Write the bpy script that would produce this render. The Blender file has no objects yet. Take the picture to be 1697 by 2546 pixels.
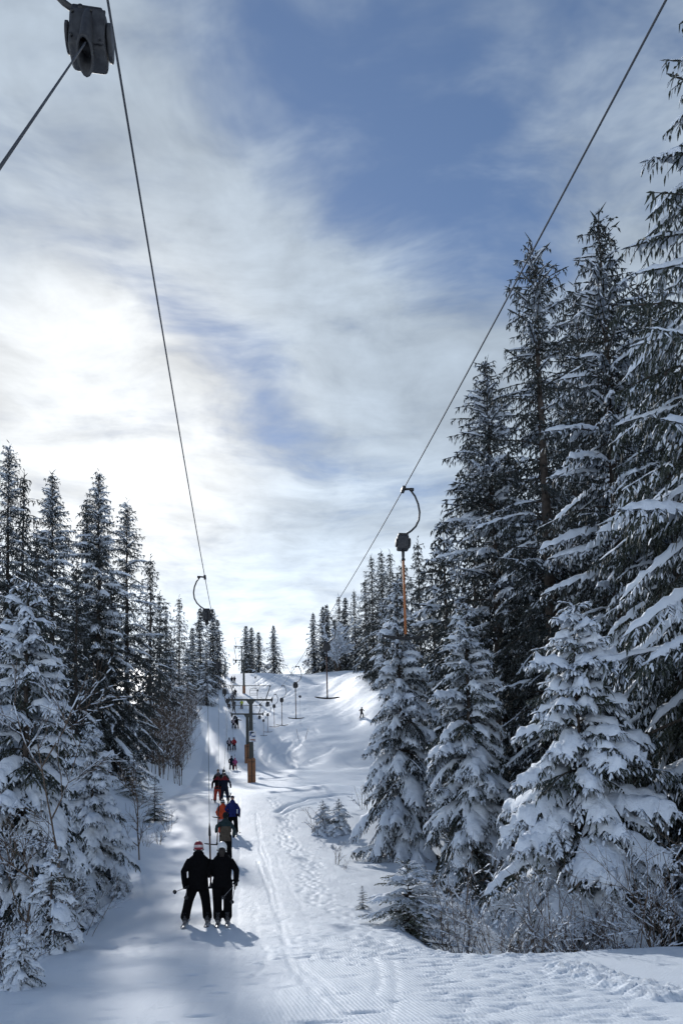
import bpy, math, random
import numpy as np
from mathutils import Vector, Matrix
from mathutils.bvhtree import BVHTree

R = math.radians
SC = bpy.context.scene
COL = SC.collection

# ------------------------------------------------------------------ camera
F, X0, Y0 = 1900.0, 848.5, 1962.0           # focal length and principal point, photograph pixels
PITCH, ROLL, EYE = R(5.0), R(1.3), 1.65
cam_data = bpy.data.cameras.new('camera')
cam = bpy.data.objects.new('camera', cam_data)
COL.objects.link(cam)
cam_data.sensor_fit = 'VERTICAL'
cam_data.sensor_height = 36.0
cam_data.lens = 36.0 * F / 2546.0
cam_data.shift_y = (Y0 - 1273.0) / 2546.0
cam_data.clip_start = 0.05
cam_data.clip_end = 3000
_f = Vector((0, math.cos(PITCH), math.sin(PITCH)))
_u0 = Vector((0, -math.sin(PITCH), math.cos(PITCH)))
_r0 = Vector((1, 0, 0))
_u = _u0 * math.cos(ROLL) + _r0 * math.sin(ROLL)
_r = _r0 * math.cos(ROLL) - _u0 * math.sin(ROLL)
cam.matrix_world = Matrix(((_r.x, _u.x, -_f.x, 0), (_r.y, _u.y, -_f.y, 0), (_r.z, _u.z, -_f.z, EYE), (0, 0, 0, 1)))
SC.camera = cam

def at(px, py, d):
    """the point of the place seen at a pixel of the photograph, d metres ahead"""
    v = _f + _r * ((px - X0) / F) + _u * ((Y0 - py) / F)
    v = v * (d / v.y)
    return Vector((v.x, v.y, v.z + EYE))

SC.render.engine = 'CYCLES'
SC.cycles.max_bounces = 5; SC.cycles.diffuse_bounces = 3; SC.cycles.glossy_bounces = 1; SC.cycles.transmission_bounces = 1; SC.cycles.transparent_max_bounces = 2
SC.cycles.use_adaptive_sampling = True; SC.cycles.adaptive_threshold = .03
SC.cycles.caustics_reflective = False; SC.cycles.caustics_refractive = False

# ------------------------------------------------------------------ sky and sun
SUN_AZ, SUN_EL = R(-17.0), R(29.2)          # left of the view direction, above the horizon
SUN_DIR = Vector((math.sin(SUN_AZ) * math.cos(SUN_EL), math.cos(SUN_AZ) * math.cos(SUN_EL), math.sin(SUN_EL)))
SC.view_settings.view_transform = 'Standard'
SC.view_settings.look = 'None'
SC.view_settings.exposure = 0.0
SC.view_settings.gamma = 1.0

def build_world():
    w = bpy.data.worlds.new('World')
    SC.world = w
    w.use_nodes = True
    w.cycles.sampling_method = 'MANUAL'; w.cycles.sample_map_resolution = 512
    nt = w.node_tree
    nt.nodes.clear()
    N = nt.nodes.new
    L = nt.links.new
    def math_n(op, a, b=None, c=None, clamp=False):
        n = N('ShaderNodeMath'); n.operation = op; n.use_clamp = clamp
        for i, v in enumerate((a, b, c)):
            if v is None: continue
            if isinstance(v, (int, float)): n.inputs[i].default_value = v
            else: L(v, n.inputs[i])
        return n.outputs[0]
    def mrange(v, a, b, c, d, smooth=True):
        n = N('ShaderNodeMapRange'); n.interpolation_type = 'SMOOTHSTEP' if smooth else 'LINEAR'
        L(v, n.inputs['Value'])
        for k, q in (('From Min', a), ('From Max', b), ('To Min', c), ('To Max', d)): n.inputs[k].default_value = q
        return n.outputs['Result']
    def mix(fac, a, b):
        n = N('ShaderNodeMix'); n.data_type = 'RGBA'
        if isinstance(fac, float): n.inputs[0].default_value = fac
        else: L(fac, n.inputs[0])
        for i, v in ((6, a), (7, b)):
            if isinstance(v, tuple): n.inputs[i].default_value = (*v, 1)
            else: L(v, n.inputs[i])
        return n.outputs[2]
    sky = N('ShaderNodeTexSky'); sky.sky_type = 'NISHITA'; sky.sun_disc = False
    sky.sun_elevation = SUN_EL; sky.sun_rotation = SUN_AZ; sky.altitude = 1200
    sky.air_density = 1.0; sky.dust_density = 0.3; sky.ozone_density = 2.4
    tc = N('ShaderNodeTexCoord'); d = tc.outputs['Generated']
    sep = N('ShaderNodeSeparateXYZ'); L(d, sep.inputs[0])
    zc_ = math_n('ADD', math_n('MAXIMUM', sep.outputs[2], 0.0), 0.03)
    cx = math_n('DIVIDE', sep.outputs[0], zc_); cy = math_n('DIVIDE', sep.outputs[1], zc_)
    comb = N('ShaderNodeCombineXYZ'); L(cx, comb.inputs[0]); L(cy, comb.inputs[1])
    P = comb.outputs[0]                        # position on the cloud layer
    # warp
    wn = N('ShaderNodeTexNoise'); wn.inputs['Scale'].default_value = 2.2; wn.inputs['Detail'].default_value = 2; L(P, wn.inputs['Vector'])
    wv = N('ShaderNodeVectorMath'); wv.operation = 'SUBTRACT'; L(wn.outputs['Color'], wv.inputs[0]); wv.inputs[1].default_value = (.5, .5, .5)
    wsc = N('ShaderNodeVectorMath'); wsc.operation = 'SCALE'; L(wv.outputs[0], wsc.inputs[0]); wsc.inputs['Scale'].default_value = 0.26
    wp = N('ShaderNodeVectorMath'); wp.operation = 'ADD'; L(P, wp.inputs[0]); L(wsc.outputs[0], wp.inputs[1])
    W = wp.outputs[0]
    def stretch(vec, rot, sx, sy):
        m = N('ShaderNodeMapping'); m.vector_type = 'POINT'; L(vec, m.inputs['Vector'])
        m.inputs['Rotation'].default_value = (0, 0, rot); m.inputs['Scale'].default_value = (sx, sy, 1)
        return m.outputs[0]
    n1 = N('ShaderNodeTexNoise'); n1.inputs['Scale'].default_value = 1.0; n1.inputs['Detail'].default_value = 6; n1.inputs['Roughness'].default_value = .6
    L(stretch(W, R(-48), 1.5, 4.2), n1.inputs['Vector'])
    n2 = N('ShaderNodeTexNoise'); n2.inputs['Scale'].default_value = 5.0; n2.inputs['Detail'].default_value = 5; n2.inputs['Roughness'].default_value = .6
    L(W, n2.inputs['Vector'])
    n3 = N('ShaderNodeTexNoise'); n3.inputs['Scale'].default_value = 14.0; n3.inputs['Detail'].default_value = 3; n3.inputs['Roughness'].default_value = .6
    L(stretch(W, R(-48), .7, 1.4), n3.inputs['Vector'])
    base = math_n('ADD', math_n('MULTIPLY', n1.outputs[0], .75), math_n('MULTIPLY', n2.outputs[0], .35))   # ~0.55
    base = math_n('ADD', base, math_n('MULTIPLY', n3.outputs[0], .30))
    # openings in the cloud layer (position on the layer, half axes, turn); unseen ones overhead and behind added to turn snow shade bluer
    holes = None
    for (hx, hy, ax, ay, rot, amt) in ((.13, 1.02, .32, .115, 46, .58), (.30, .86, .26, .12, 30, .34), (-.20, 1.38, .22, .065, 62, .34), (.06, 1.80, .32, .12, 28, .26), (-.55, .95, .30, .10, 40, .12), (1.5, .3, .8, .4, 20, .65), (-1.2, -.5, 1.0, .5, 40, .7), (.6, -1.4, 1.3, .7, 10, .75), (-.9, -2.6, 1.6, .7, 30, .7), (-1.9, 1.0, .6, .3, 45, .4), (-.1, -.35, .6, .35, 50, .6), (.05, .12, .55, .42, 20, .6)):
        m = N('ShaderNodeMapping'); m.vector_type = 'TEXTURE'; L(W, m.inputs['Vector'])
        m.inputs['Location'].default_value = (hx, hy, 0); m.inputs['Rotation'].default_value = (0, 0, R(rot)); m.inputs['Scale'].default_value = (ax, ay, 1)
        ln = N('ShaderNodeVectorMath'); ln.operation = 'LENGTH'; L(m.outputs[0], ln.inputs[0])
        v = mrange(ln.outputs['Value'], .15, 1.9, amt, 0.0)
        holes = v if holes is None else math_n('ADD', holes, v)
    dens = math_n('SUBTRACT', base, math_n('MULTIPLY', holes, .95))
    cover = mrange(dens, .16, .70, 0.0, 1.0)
    # light in the cloud: forward glow round the veiled sun
    dt = N('ShaderNodeVectorMath'); dt.operation = 'DOT_PRODUCT'
    nrm = N('ShaderNodeVectorMath'); nrm.operation = 'NORMALIZE'; L(d, nrm.inputs[0])
    L(nrm.outputs[0], dt.inputs[0]); dt.inputs[1].default_value = SUN_DIR
    c = math_n('MAXIMUM', dt.outputs['Value'], 0.0)
    g1 = math_n('POWER', c, 90.0); g2 = math_n('POWER', c, 14.0)
    glow = math_n('ADD', math_n('MULTIPLY', g1, GLOW1), math_n('MULTIPLY', g2, GLOW2))
    low = mrange(sep.outputs[2], .14, .52, 1.0, 0.0)
    body = mrange(n2.outputs[0], .25, .75, .78, 1.24, False)
    body = math_n('MULTIPLY', body, mrange(n1.outputs[0], .3, .7, .84, 1.18, False))
    bright = math_n('MULTIPLY', body, math_n('ADD', math_n('ADD', CLOUD, math_n('MULTIPLY', low, CLOUD_LOW)), glow))
    tint = mix(math_n('MAXIMUM', mrange(glow, 0.0, 4.0, 0, 1), math_n('MULTIPLY', low, .75)), (.81, .97, 1.16), (.965, 1.0, 1.03))
    cl = N('ShaderNodeVectorMath'); cl.operation = 'SCALE'; L(tint, cl.inputs[0]); L(bright, cl.inputs['Scale'])
    skyg = N('ShaderNodeVectorMath'); skyg.operation = 'SCALE'; L(sky.outputs[0], skyg.inputs[0]); skyg.inputs['Scale'].default_value = SKYMUL
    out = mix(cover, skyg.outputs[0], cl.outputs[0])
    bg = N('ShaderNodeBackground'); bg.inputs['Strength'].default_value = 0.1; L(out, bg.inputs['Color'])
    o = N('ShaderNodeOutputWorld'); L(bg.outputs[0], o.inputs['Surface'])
GLOW1, GLOW2, CLOUD, CLOUD_LOW, SKYMUL = 4.2, 1.8, 4.8, 7.0, 1.1
build_world()

sun_data = bpy.data.lights.new('sun', 'SUN')
sun_data.energy = 2.8
sun_data.angle = R(1.0)
sun_data.color = (1.0, .98, .95)
sun = bpy.data.objects.new('sun', sun_data)
COL.objects.link(sun)
sun.rotation_euler = SUN_DIR.to_track_quat('Z', 'Y').to_euler()

# ------------------------------------------------------------------ materials
def material(name, color, rough=.6, metal=0.0, noise=None, bump=None, spec=.5):
    """noise = (scale, colour2, contrast), bump = (scale, strength, distance)"""
    m = bpy.data.materials.new(name); m.use_nodes = True
    nt = m.node_tree; b = nt.nodes['Principled BSDF']
    b.inputs['Base Color'].default_value = (*color, 1); b.inputs['Roughness'].default_value = rough
    b.inputs['Metallic'].default_value = metal; b.inputs['Specular IOR Level'].default_value = spec
    tc = nt.nodes.new('ShaderNodeTexCoord')
    if noise:
        n = nt.nodes.new('ShaderNodeTexNoise'); n.inputs['Scale'].default_value = noise[0]; n.inputs['Detail'].default_value = 2
        nt.links.new(tc.outputs['Object'], n.inputs['Vector'])
        mr = nt.nodes.new('ShaderNodeMapRange'); mr.inputs['From Min'].default_value = .5 - noise[2]; mr.inputs['From Max'].default_value = .5 + noise[2]
        nt.links.new(n.outputs[0], mr.inputs['Value'])
        mx = nt.nodes.new('ShaderNodeMix'); mx.data_type = 'RGBA'
        mx.inputs[6].default_value = (*color, 1); mx.inputs[7].default_value = (*noise[1], 1)
        nt.links.new(mr.outputs[0], mx.inputs[0]); nt.links.new(mx.outputs[2], b.inputs['Base Color'])
    if bump:
        n = nt.nodes.new('ShaderNodeTexNoise'); n.inputs['Scale'].default_value = bump[0]; n.inputs['Detail'].default_value = 2
        nt.links.new(tc.outputs['Object'], n.inputs['Vector'])
        bp = nt.nodes.new('ShaderNodeBump'); bp.inputs['Strength'].default_value = bump[1]; bp.inputs['Distance'].default_value = bump[2]
        nt.links.new(n.outputs[0], bp.inputs['Height']); nt.links.new(bp.outputs[0], b.inputs['Normal'])
    return m

M = {}
M['tree_snow'] = material('tree_snow', (.76, .82, .90), .65, noise=(3.0, (.71, .78, .87), .2), bump=(22, .5, .03), spec=.2)
M['bark'] = material('bark', (.045, .036, .030), .9, noise=(9, (.10, .085, .075), .2), bump=(30, .8, .02), spec=.2)
M['twig'] = material('twig', (.085, .064, .05), .85, noise=(14, (.15, .115, .09), .2), spec=.2)
M['steel'] = material('steel', (.055, .06, .057), .5, .3, noise=(6, (.045, .05, .045), .25), bump=(30, .2, .01))
M['dark_steel'] = material('dark_steel', (.028, .029, .032), .5, .4, noise=(12, (.05, .05, .05), .25))
M['cable'] = material('cable', (.07, .075, .085), .7, .0, spec=.2)
M['box_grey'] = material('box_grey', (.042, .044, .048), .6, .0, noise=(22, (.022, .022, .025), .16), bump=(60, .25, .006))
M['mast_orange'] = material('mast_orange', (.42, .15, .045), .55, noise=(9, (.30, .10, .035), .25))
M['mast_brown'] = material('mast_brown', (.13, .075, .055), .6, noise=(12, (.09, .05, .04), .25))
M['rubber'] = material('rubber', (.012, .012, .014), .65)
M['padding'] = material('padding', (.29, .125, .05), .7, noise=(3, (.18, .08, .04), .25), bump=(14, .4, .02))
M['sign_white'] = material('sign_white', (.68, .70, .73), .5, noise=(10, (.6, .62, .66), .2))
M['sign_blue'] = material('sign_blue', (.06, .11, .24), .5)
M['sign_red'] = material('sign_red', (.30, .16, .13), .5)
M['sign_dark'] = material('sign_dark', (.02, .022, .03), .5)
M['black_cloth'] = material('black_cloth', (.004, .004, .005), .95, noise=(20, (.006, .006, .007), .2), bump=(14, .35, .03), spec=.08)
M['white_paint'] = material('white_paint', (.72, .73, .75), .35)
M['skin'] = material('skin', (.42, .25, .18), .6)
M['ski'] = material('ski', (.10, .10, .115), .35, noise=(5, (.5, .5, .52), .08))
M['pole_shaft'] = material('pole_shaft', (.20, .20, .21), .4, .5)
M['lens'] = material('lens', (.03, .03, .035), .15)

def needle_material(name, c1, c2, frost):
    m = bpy.data.materials.new(name); m.use_nodes = True
    nt = m.node_tree; b = nt.nodes['Principled BSDF']; N = nt.nodes.new; L = nt.links.new
    b.inputs['Roughness'].default_value = .75; b.inputs['Specular IOR Level'].default_value = .2
    tc = N('ShaderNodeTexCoord')
    n = N('ShaderNodeTexNoise'); n.inputs['Scale'].default_value = 1.3; n.inputs['Detail'].default_value = 2; L(tc.outputs['Object'], n.inputs['Vector'])
    mr = N('ShaderNodeMapRange'); mr.inputs['From Min'].default_value = .35; mr.inputs['From Max'].default_value = .65; L(n.outputs[0], mr.inputs['Value'])
    mx = N('ShaderNodeMix'); mx.data_type = 'RGBA'; mx.inputs[6].default_value = (*c1, 1); mx.inputs[7].default_value = (*c2, 1); L(mr.outputs[0], mx.inputs[0])
    # rime that has settled on the needles
    n2 = N('ShaderNodeTexNoise'); n2.inputs['Scale'].default_value = 26; n2.inputs['Detail'].default_value = 1; L(tc.outputs['Object'], n2.inputs['Vector'])
    mr2 = N('ShaderNodeMapRange'); mr2.inputs['From Min'].default_value = .52; mr2.inputs['From Max'].default_value = .70; mr2.inputs['To Max'].default_value = frost; L(n2.outputs[0], mr2.inputs['Value'])
    mx2 = N('ShaderNodeMix'); mx2.data_type = 'RGBA'; mx2.inputs[7].default_value = (.55, .60, .68, 1); L(mr2.outputs[0], mx2.inputs[0]); L(mx.outputs[2], mx2.inputs[6])
    L(mx2.outputs[2], b.inputs['Base Color'])
    return m
M['needles'] = needle_material('needles', (.024, .032, .026), (.042, .050, .034), .26)
M['needles_dark'] = needle_material('needles_dark', (.018, .024, .023), (.032, .037, .031), .22)
M['needles_green'] = needle_material('needles_green', (.050, .062, .034), (.080, .090, .050), .35)

# ------------------------------------------------------------------ mesh helpers
class MB:
    """collects vertices, quads and triangles and links them as one mesh object"""
    def __init__(self): self.v = []; self.q = []; self.t = []; self.n = 0
    def add(self, v, quads=None, tris=None):
        v = np.asarray(v, dtype=np.float64).reshape(-1, 3)
        if quads is not None and len(quads): self.q.append(np.asarray(quads, dtype=np.int64).reshape(-1, 4) + self.n)
        if tris is not None and len(tris): self.t.append(np.asarray(tris, dtype=np.int64).reshape(-1, 3) + self.n)
        self.v.append(v); self.n += len(v)
    def mesh(self, name, mat=None, smooth=True):
        me = bpy.data.meshes.new(name)
        v = np.concatenate(self.v) if self.v else np.zeros((0, 3))
        q = np.concatenate(self.q) if self.q else np.zeros((0, 4), int)
        t = np.concatenate(self.t) if self.t else np.zeros((0, 3), int)
        me.vertices.add(len(v)); me.vertices.foreach_set('co', v.astype(np.float32).ravel())
        li = np.concatenate([q.ravel(), t.ravel()]).astype(np.int32)
        ls = np.concatenate([np.arange(len(q)) * 4, len(q) * 4 + np.arange(len(t)) * 3]).astype(np.int32)
        me.loops.add(len(li)); me.loops.foreach_set('vertex_index', li)
        me.polygons.add(len(ls)); me.polygons.foreach_set('loop_start', ls)
        me.polygons.foreach_set('use_smooth', np.full(len(ls), smooth))
        me.update(calc_edges=True)
        if mat is not None: me.materials.append(M[mat] if isinstance(mat, str) else mat)
        return me
    def build(self, name, mat=None, parent=None, smooth=True):
        return link(name, self.mesh(name, mat, smooth), parent)
    # --- shapes
    def box(self, c, size, rot=None):
        s = np.array(size) / 2
        v = np.array([(x, y, z) for x in (-1, 1) for y in (-1, 1) for z in (-1, 1)]) * s
        if rot is not None: v = v @ np.array(rot).T
        self.add(v + np.array(c), [(0, 1, 3, 2), (4, 6, 7, 5), (0, 4, 5, 1), (2, 3, 7, 6), (0, 2, 6, 4), (1, 5, 7, 3)])
    def tube(self, pts, rad, sides=8, caps=True, ellipse=None):
        """tube along a polyline; rad is a number or one per point; ellipse = (rx, ry) lists for a level loft"""
        p = np.array([tuple(a) for a in pts], float); n = len(p)
        r = np.full(n, rad) if np.isscalar(rad) else np.array(rad, float)
        tg = np.gradient(p, axis=0); tg /= np.linalg.norm(tg, axis=1)[:, None] + 1e-12
        ref = np.array((0, 0, 1.0)) if abs(tg[:, 2]).mean() < .8 else np.array((0, 1.0, 0))
        a = np.cross(tg, ref); a /= np.linalg.norm(a, axis=1)[:, None] + 1e-12
        b = np.cross(a, tg)
        th = np.arange(sides) * 2 * np.pi / sides
        rx, ry = (r, r) if ellipse is None else (np.array(ellipse[0], float), np.array(ellipse[1], float))
        v = p[:, None] + a[:, None] * (np.cos(th)[None, :, None] * rx[:, None, None]) + b[:, None] * (np.sin(th)[None, :, None] * ry[:, None, None])
        v = v.reshape(-1, 3)
        i = np.arange(n - 1)[:, None] * sides; k = np.arange(sides)[None]; k2 = (k + 1) % sides
        q = np.stack([i + k, i + k2, i + sides + k2, i + sides + k], -1).reshape(-1, 4)
        t = []
        if caps:
            v = np.concatenate([v, p[:1], p[-1:]]); c0, c1 = n * sides, n * sides + 1
            for j in range(sides):
                t.append((c0, (j + 1) % sides, j)); t.append((c1, (n - 1) * sides + j, (n - 1) * sides + (j + 1) % sides))
        self.add(v, q, t)
    def ball(self, c, r, seg=12, rings=8, rot=None):
        rx, ry, rz = (r, r, r) if np.isscalar(r) else r
        th = np.linspace(0, np.pi, rings + 1)[1:-1]; ph = np.arange(seg) * 2 * np.pi / seg
        v = np.stack([np.sin(th)[:, None] * np.cos(ph) * rx, np.sin(th)[:, None] * np.sin(ph) * ry, np.cos(th)[:, None] * np.ones(seg) * rz], -1).reshape(-1, 3)
        v = np.concatenate([v, [(0, 0, rz), (0, 0, -rz)]])
        if rot is not None: v = v @ np.array(rot).T
        m = rings - 1; q = []; t = []
        for i in range(m - 1):
            for j in range(seg): q.append((i * seg + j, (i + 1) * seg + j, (i + 1) * seg + (j + 1) % seg, i * seg + (j + 1) % seg))
        for j in range(seg):
            t.append((m * seg, j, (j + 1) % seg)); t.append((m * seg + 1, (m - 1) * seg + (j + 1) % seg, (m - 1) * seg + j))
        self.add(v + np.array(c), q, t)

def link(name, me, parent=None):
    o = bpy.data.objects.new(name, me); COL.objects.link(o)
    if parent is not None: o.parent = parent
    return o
def tag(o, label=None, cat=None, group=None, kind=None):
    if label: o['label'] = label
    if cat: o['category'] = cat
    if group: o['group'] = group
    if kind: o['kind'] = kind
    return o
def thing(name, label, cat, loc=(0, 0, 0), rz=0.0, group=None):
    o = bpy.data.objects.new(name, None); COL.objects.link(o)
    o.location = loc; o.rotation_euler = (0, 0, rz); o.empty_display_size = .2
    return tag(o, label, cat, group)

def ss(x):
    x = np.clip(x, 0, 1); return x * x * (3 - 2 * x)
_perm = np.random.RandomState(7).rand(256, 256)
def vnoise(x, y):
    x = np.asarray(x, float); y = np.asarray(y, float)
    xi = np.floor(x).astype(int); yi = np.floor(y).astype(int); fx = x - xi; fy = y - yi
    fx = fx * fx * (3 - 2 * fx); fy = fy * fy * (3 - 2 * fy)
    g = lambda a, b: _perm[a % 256, b % 256]
    return (g(xi, yi) * (1 - fx) + g(xi + 1, yi) * fx) * (1 - fy) + (g(xi, yi + 1) * (1 - fx) + g(xi + 1, yi + 1) * fx) * fy
def fbm(x, y, o=4):
    s = 0; a = .5
    for k in range(o): s = s + a * vnoise(x * 2 ** k + 17.3 * k, y * 2 ** k + 9.1 * k); a *= .5
    return s

# ------------------------------------------------------------------ the snow slope
TX, T0 = -0.133, -0.72                       # the tow track runs up the slope to the left of the view direction
def xl(y): return TX * np.asarray(y, float) + T0
_prof = [(-60, -1.5), (-30, -.6), (0, 0), (9, 0.0)]
for (px, py, d) in ((515, 2305, 17.0), (556, 2144, 29), (570, 2077, 36), (550, 1988, 47), (585, 1968, 60), (600, 1947, 75), (590, 1912, 94), (580, 1866, 104), (585, 1811, 117), (583, 1740, 146), (583, 1698, 177), (583, 1674, 196)):
    _prof.append((d, at(px, py, d).z))
_e = _prof[-1][1]
_prof += [(206, _e + 2.2), (216, _e + 3.0), (232, _e + 3.2), (262, _e + 1.0), (330, _e - 12), (480, _e - 45), (900, _e - 120)]
_pt = np.arange(-60, 900, .5)
_pz = np.interp(_pt, [a for a, b in _prof], [b for a, b in _prof])
_k = np.exp(-np.linspace(-2, 2, 25) ** 2); _k /= _k.sum()
_pz = np.convolve(np.pad(_pz, 12, 'edge'), _k, 'valid')
def zc(t): return np.interp(t, _pt, _pz)
def right_edge(t): return 3.6 + 0.03 * np.clip(t - 14, 0, 40)
def ground(x, y):
    x = np.asarray(x, float); y = np.asarray(y, float); s = x - xl(y); t = y
    z = zc(t)
    near = 1 - ss((t - 19) / 12)
    z = z - ss((-s - 2.5 + .25 * vnoise(t * .4, 3.3)) / 2.3) * 2.1 * near * ss((t + 12) / 8)
    far = ss((t - 24) / 15) * (1 - .65 * ss((t - 70) / 70))
    z = z + far * .50 * np.clip(-s - 4.2, 0, 13) * (1 - .0 * t)
    hol = ss((s - right_edge(t)) / 2.4) * ss((t - 11.9 - .12 * np.clip(s - 8, 0, 20)) / 2.2) * (1 - ss((t - 14.5) / 9))
    z = z - hol * 1.45
    off = np.maximum(ss((s - 4.2) / 3), ss((-s - 2.8) / 3))
    mid = ss((t - 30) / 20)
    z = z + (fbm(x / 7.5, y / 9.0, 3) - .44) * off * (.55 + .8 * mid)
    z = z + (fbm(x / 26 + 5, y / 30, 2) - .37) * 3.0 * ss((s - 5) / 10) * mid
    # a scooped hollow and a wind lip on the right of the track
    z = z - .75 * np.exp(-(((s - 7.2) / 3.2) ** 2 + ((t - 49) / 5.0) ** 2)) + .55 * np.exp(-(((s - 8.5) / 4.0) ** 2 + ((t - 60) / 4.0) ** 2))
    z = z + .8 * np.exp(-(((s + 4.2) / 1.4) ** 2 + ((t - 27) / 6.0) ** 2))
    z = z + 4.5 * ss((s - 16) / 12) * ss((t - 90) / 40) * (1 - .9 * ss((t - 150) / 40))
    return z
def gz(x, y): return float(ground(x, y))

def snow_material():
    m = bpy.data.materials.new('snow'); m.use_nodes = True
    nt = m.node_tree; b = nt.nodes['Principled BSDF']; N = nt.nodes.new; L = nt.links.new
    b.inputs['Roughness'].default_value = .55; b.inputs['Specular IOR Level'].default_value = .1
    tc = N('ShaderNodeTexCoord'); P = tc.outputs['Object']
    n = N('ShaderNodeTexNoise'); n.inputs['Scale'].default_value = .6; n.inputs['Detail'].default_value = 6; L(P, n.inputs['Vector'])
    mx = N('ShaderNodeMix'); mx.data_type = 'RGBA'; mx.inputs[6].default_value = (.745, .815, .895, 1); mx.inputs[7].default_value = (.79, .845, .905, 1)
    L(n.outputs[0], mx.inputs[0]); L(mx.outputs[2], b.inputs['Base Color'])
    # groomed ribs running up the piste, in a patch on the right of the track
    mp = N('ShaderNodeMapping'); L(P, mp.inputs['Vector']); mp.inputs['Rotation'].default_value = (0, 0, -math.atan(.215))
    sx = N('ShaderNodeSeparateXYZ'); L(mp.outputs[0], sx.inputs[0])
    def mth(op, a, bb=None, clamp=False):
        q = N('ShaderNodeMath'); q.operation = op; q.use_clamp = clamp
        for i, v in enumerate((a, bb)):
            if v is None: continue
            if isinstance(v, (int, float)): q.inputs[i].default_value = v
            else: L(v, q.inputs[i])
        return q.outputs[0]
    rib = mth('SINE', mth('MULTIPLY', sx.outputs[0], 2 * math.pi / .048))
    wn = N('ShaderNodeTexNoise'); wn.inputs['Scale'].default_value = .55; wn.inputs['Detail'].default_value = 4; L(P, wn.inputs['Vector'])
    def mr(v, a, c, d, e):
        q = N('ShaderNodeMapRange'); q.interpolation_type = 'SMOOTHSTEP'; L(v, q.inputs['Value'])
        for k, z in (('From Min', a), ('From Max', c), ('To Min', d), ('To Max', e)): q.inputs[k].default_value = z
        return q.outputs[0]
    sp = N('ShaderNodeSeparateXYZ'); L(P, sp.inputs[0])
    patch = mth('MULTIPLY', mr(wn.outputs[0], .34, .46, .3, 1.0), mth('MULTIPLY', mr(sp.outputs[1], 13.5, 16.5, 1, 0), mr(sp.outputs[0], -1.2, .2, 0, 1)))
    ribh = mth('MULTIPLY', mth('MULTIPLY', rib, patch), .0021)
    # grain, crust, scraped streaks across the track
    g1 = N('ShaderNodeTexNoise'); g1.inputs['Scale'].default_value = 38; g1.inputs['Detail'].default_value = 6; g1.inputs['Roughness'].default_value = .65; L(P, g1.inputs['Vector'])
    g2 = N('ShaderNodeTexNoise'); g2.inputs['Scale'].default_value = 5; g2.inputs['Detail'].default_value = 5; L(P, g2.inputs['Vector'])
    ms = N('ShaderNodeMapping'); L(P, ms.inputs['Vector']); ms.inputs['Rotation'].default_value = (0, 0, R(-8)); ms.inputs['Scale'].default_value = (9.0, 1.1, 3)
    g3 = N('ShaderNodeTexNoise'); g3.inputs['Scale'].default_value = 1.0; g3.inputs['Detail'].default_value = 5; L(ms.outputs[0], g3.inputs['Vector'])
    h = mth('ADD', mth('ADD', mth('MULTIPLY', g1.outputs[0], .008), mth('MULTIPLY', g2.outputs[0], .008)), mth('ADD', mth('MULTIPLY', g3.outputs[0], .008), ribh))
    bp = N('ShaderNodeBump'); bp.inputs['Strength'].default_value = 1.0; bp.inputs['Distance'].default_value = 1.0
    L(h, bp.inputs['Height']); L(bp.outputs[0], b.inputs['Normal'])
    return m

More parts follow.
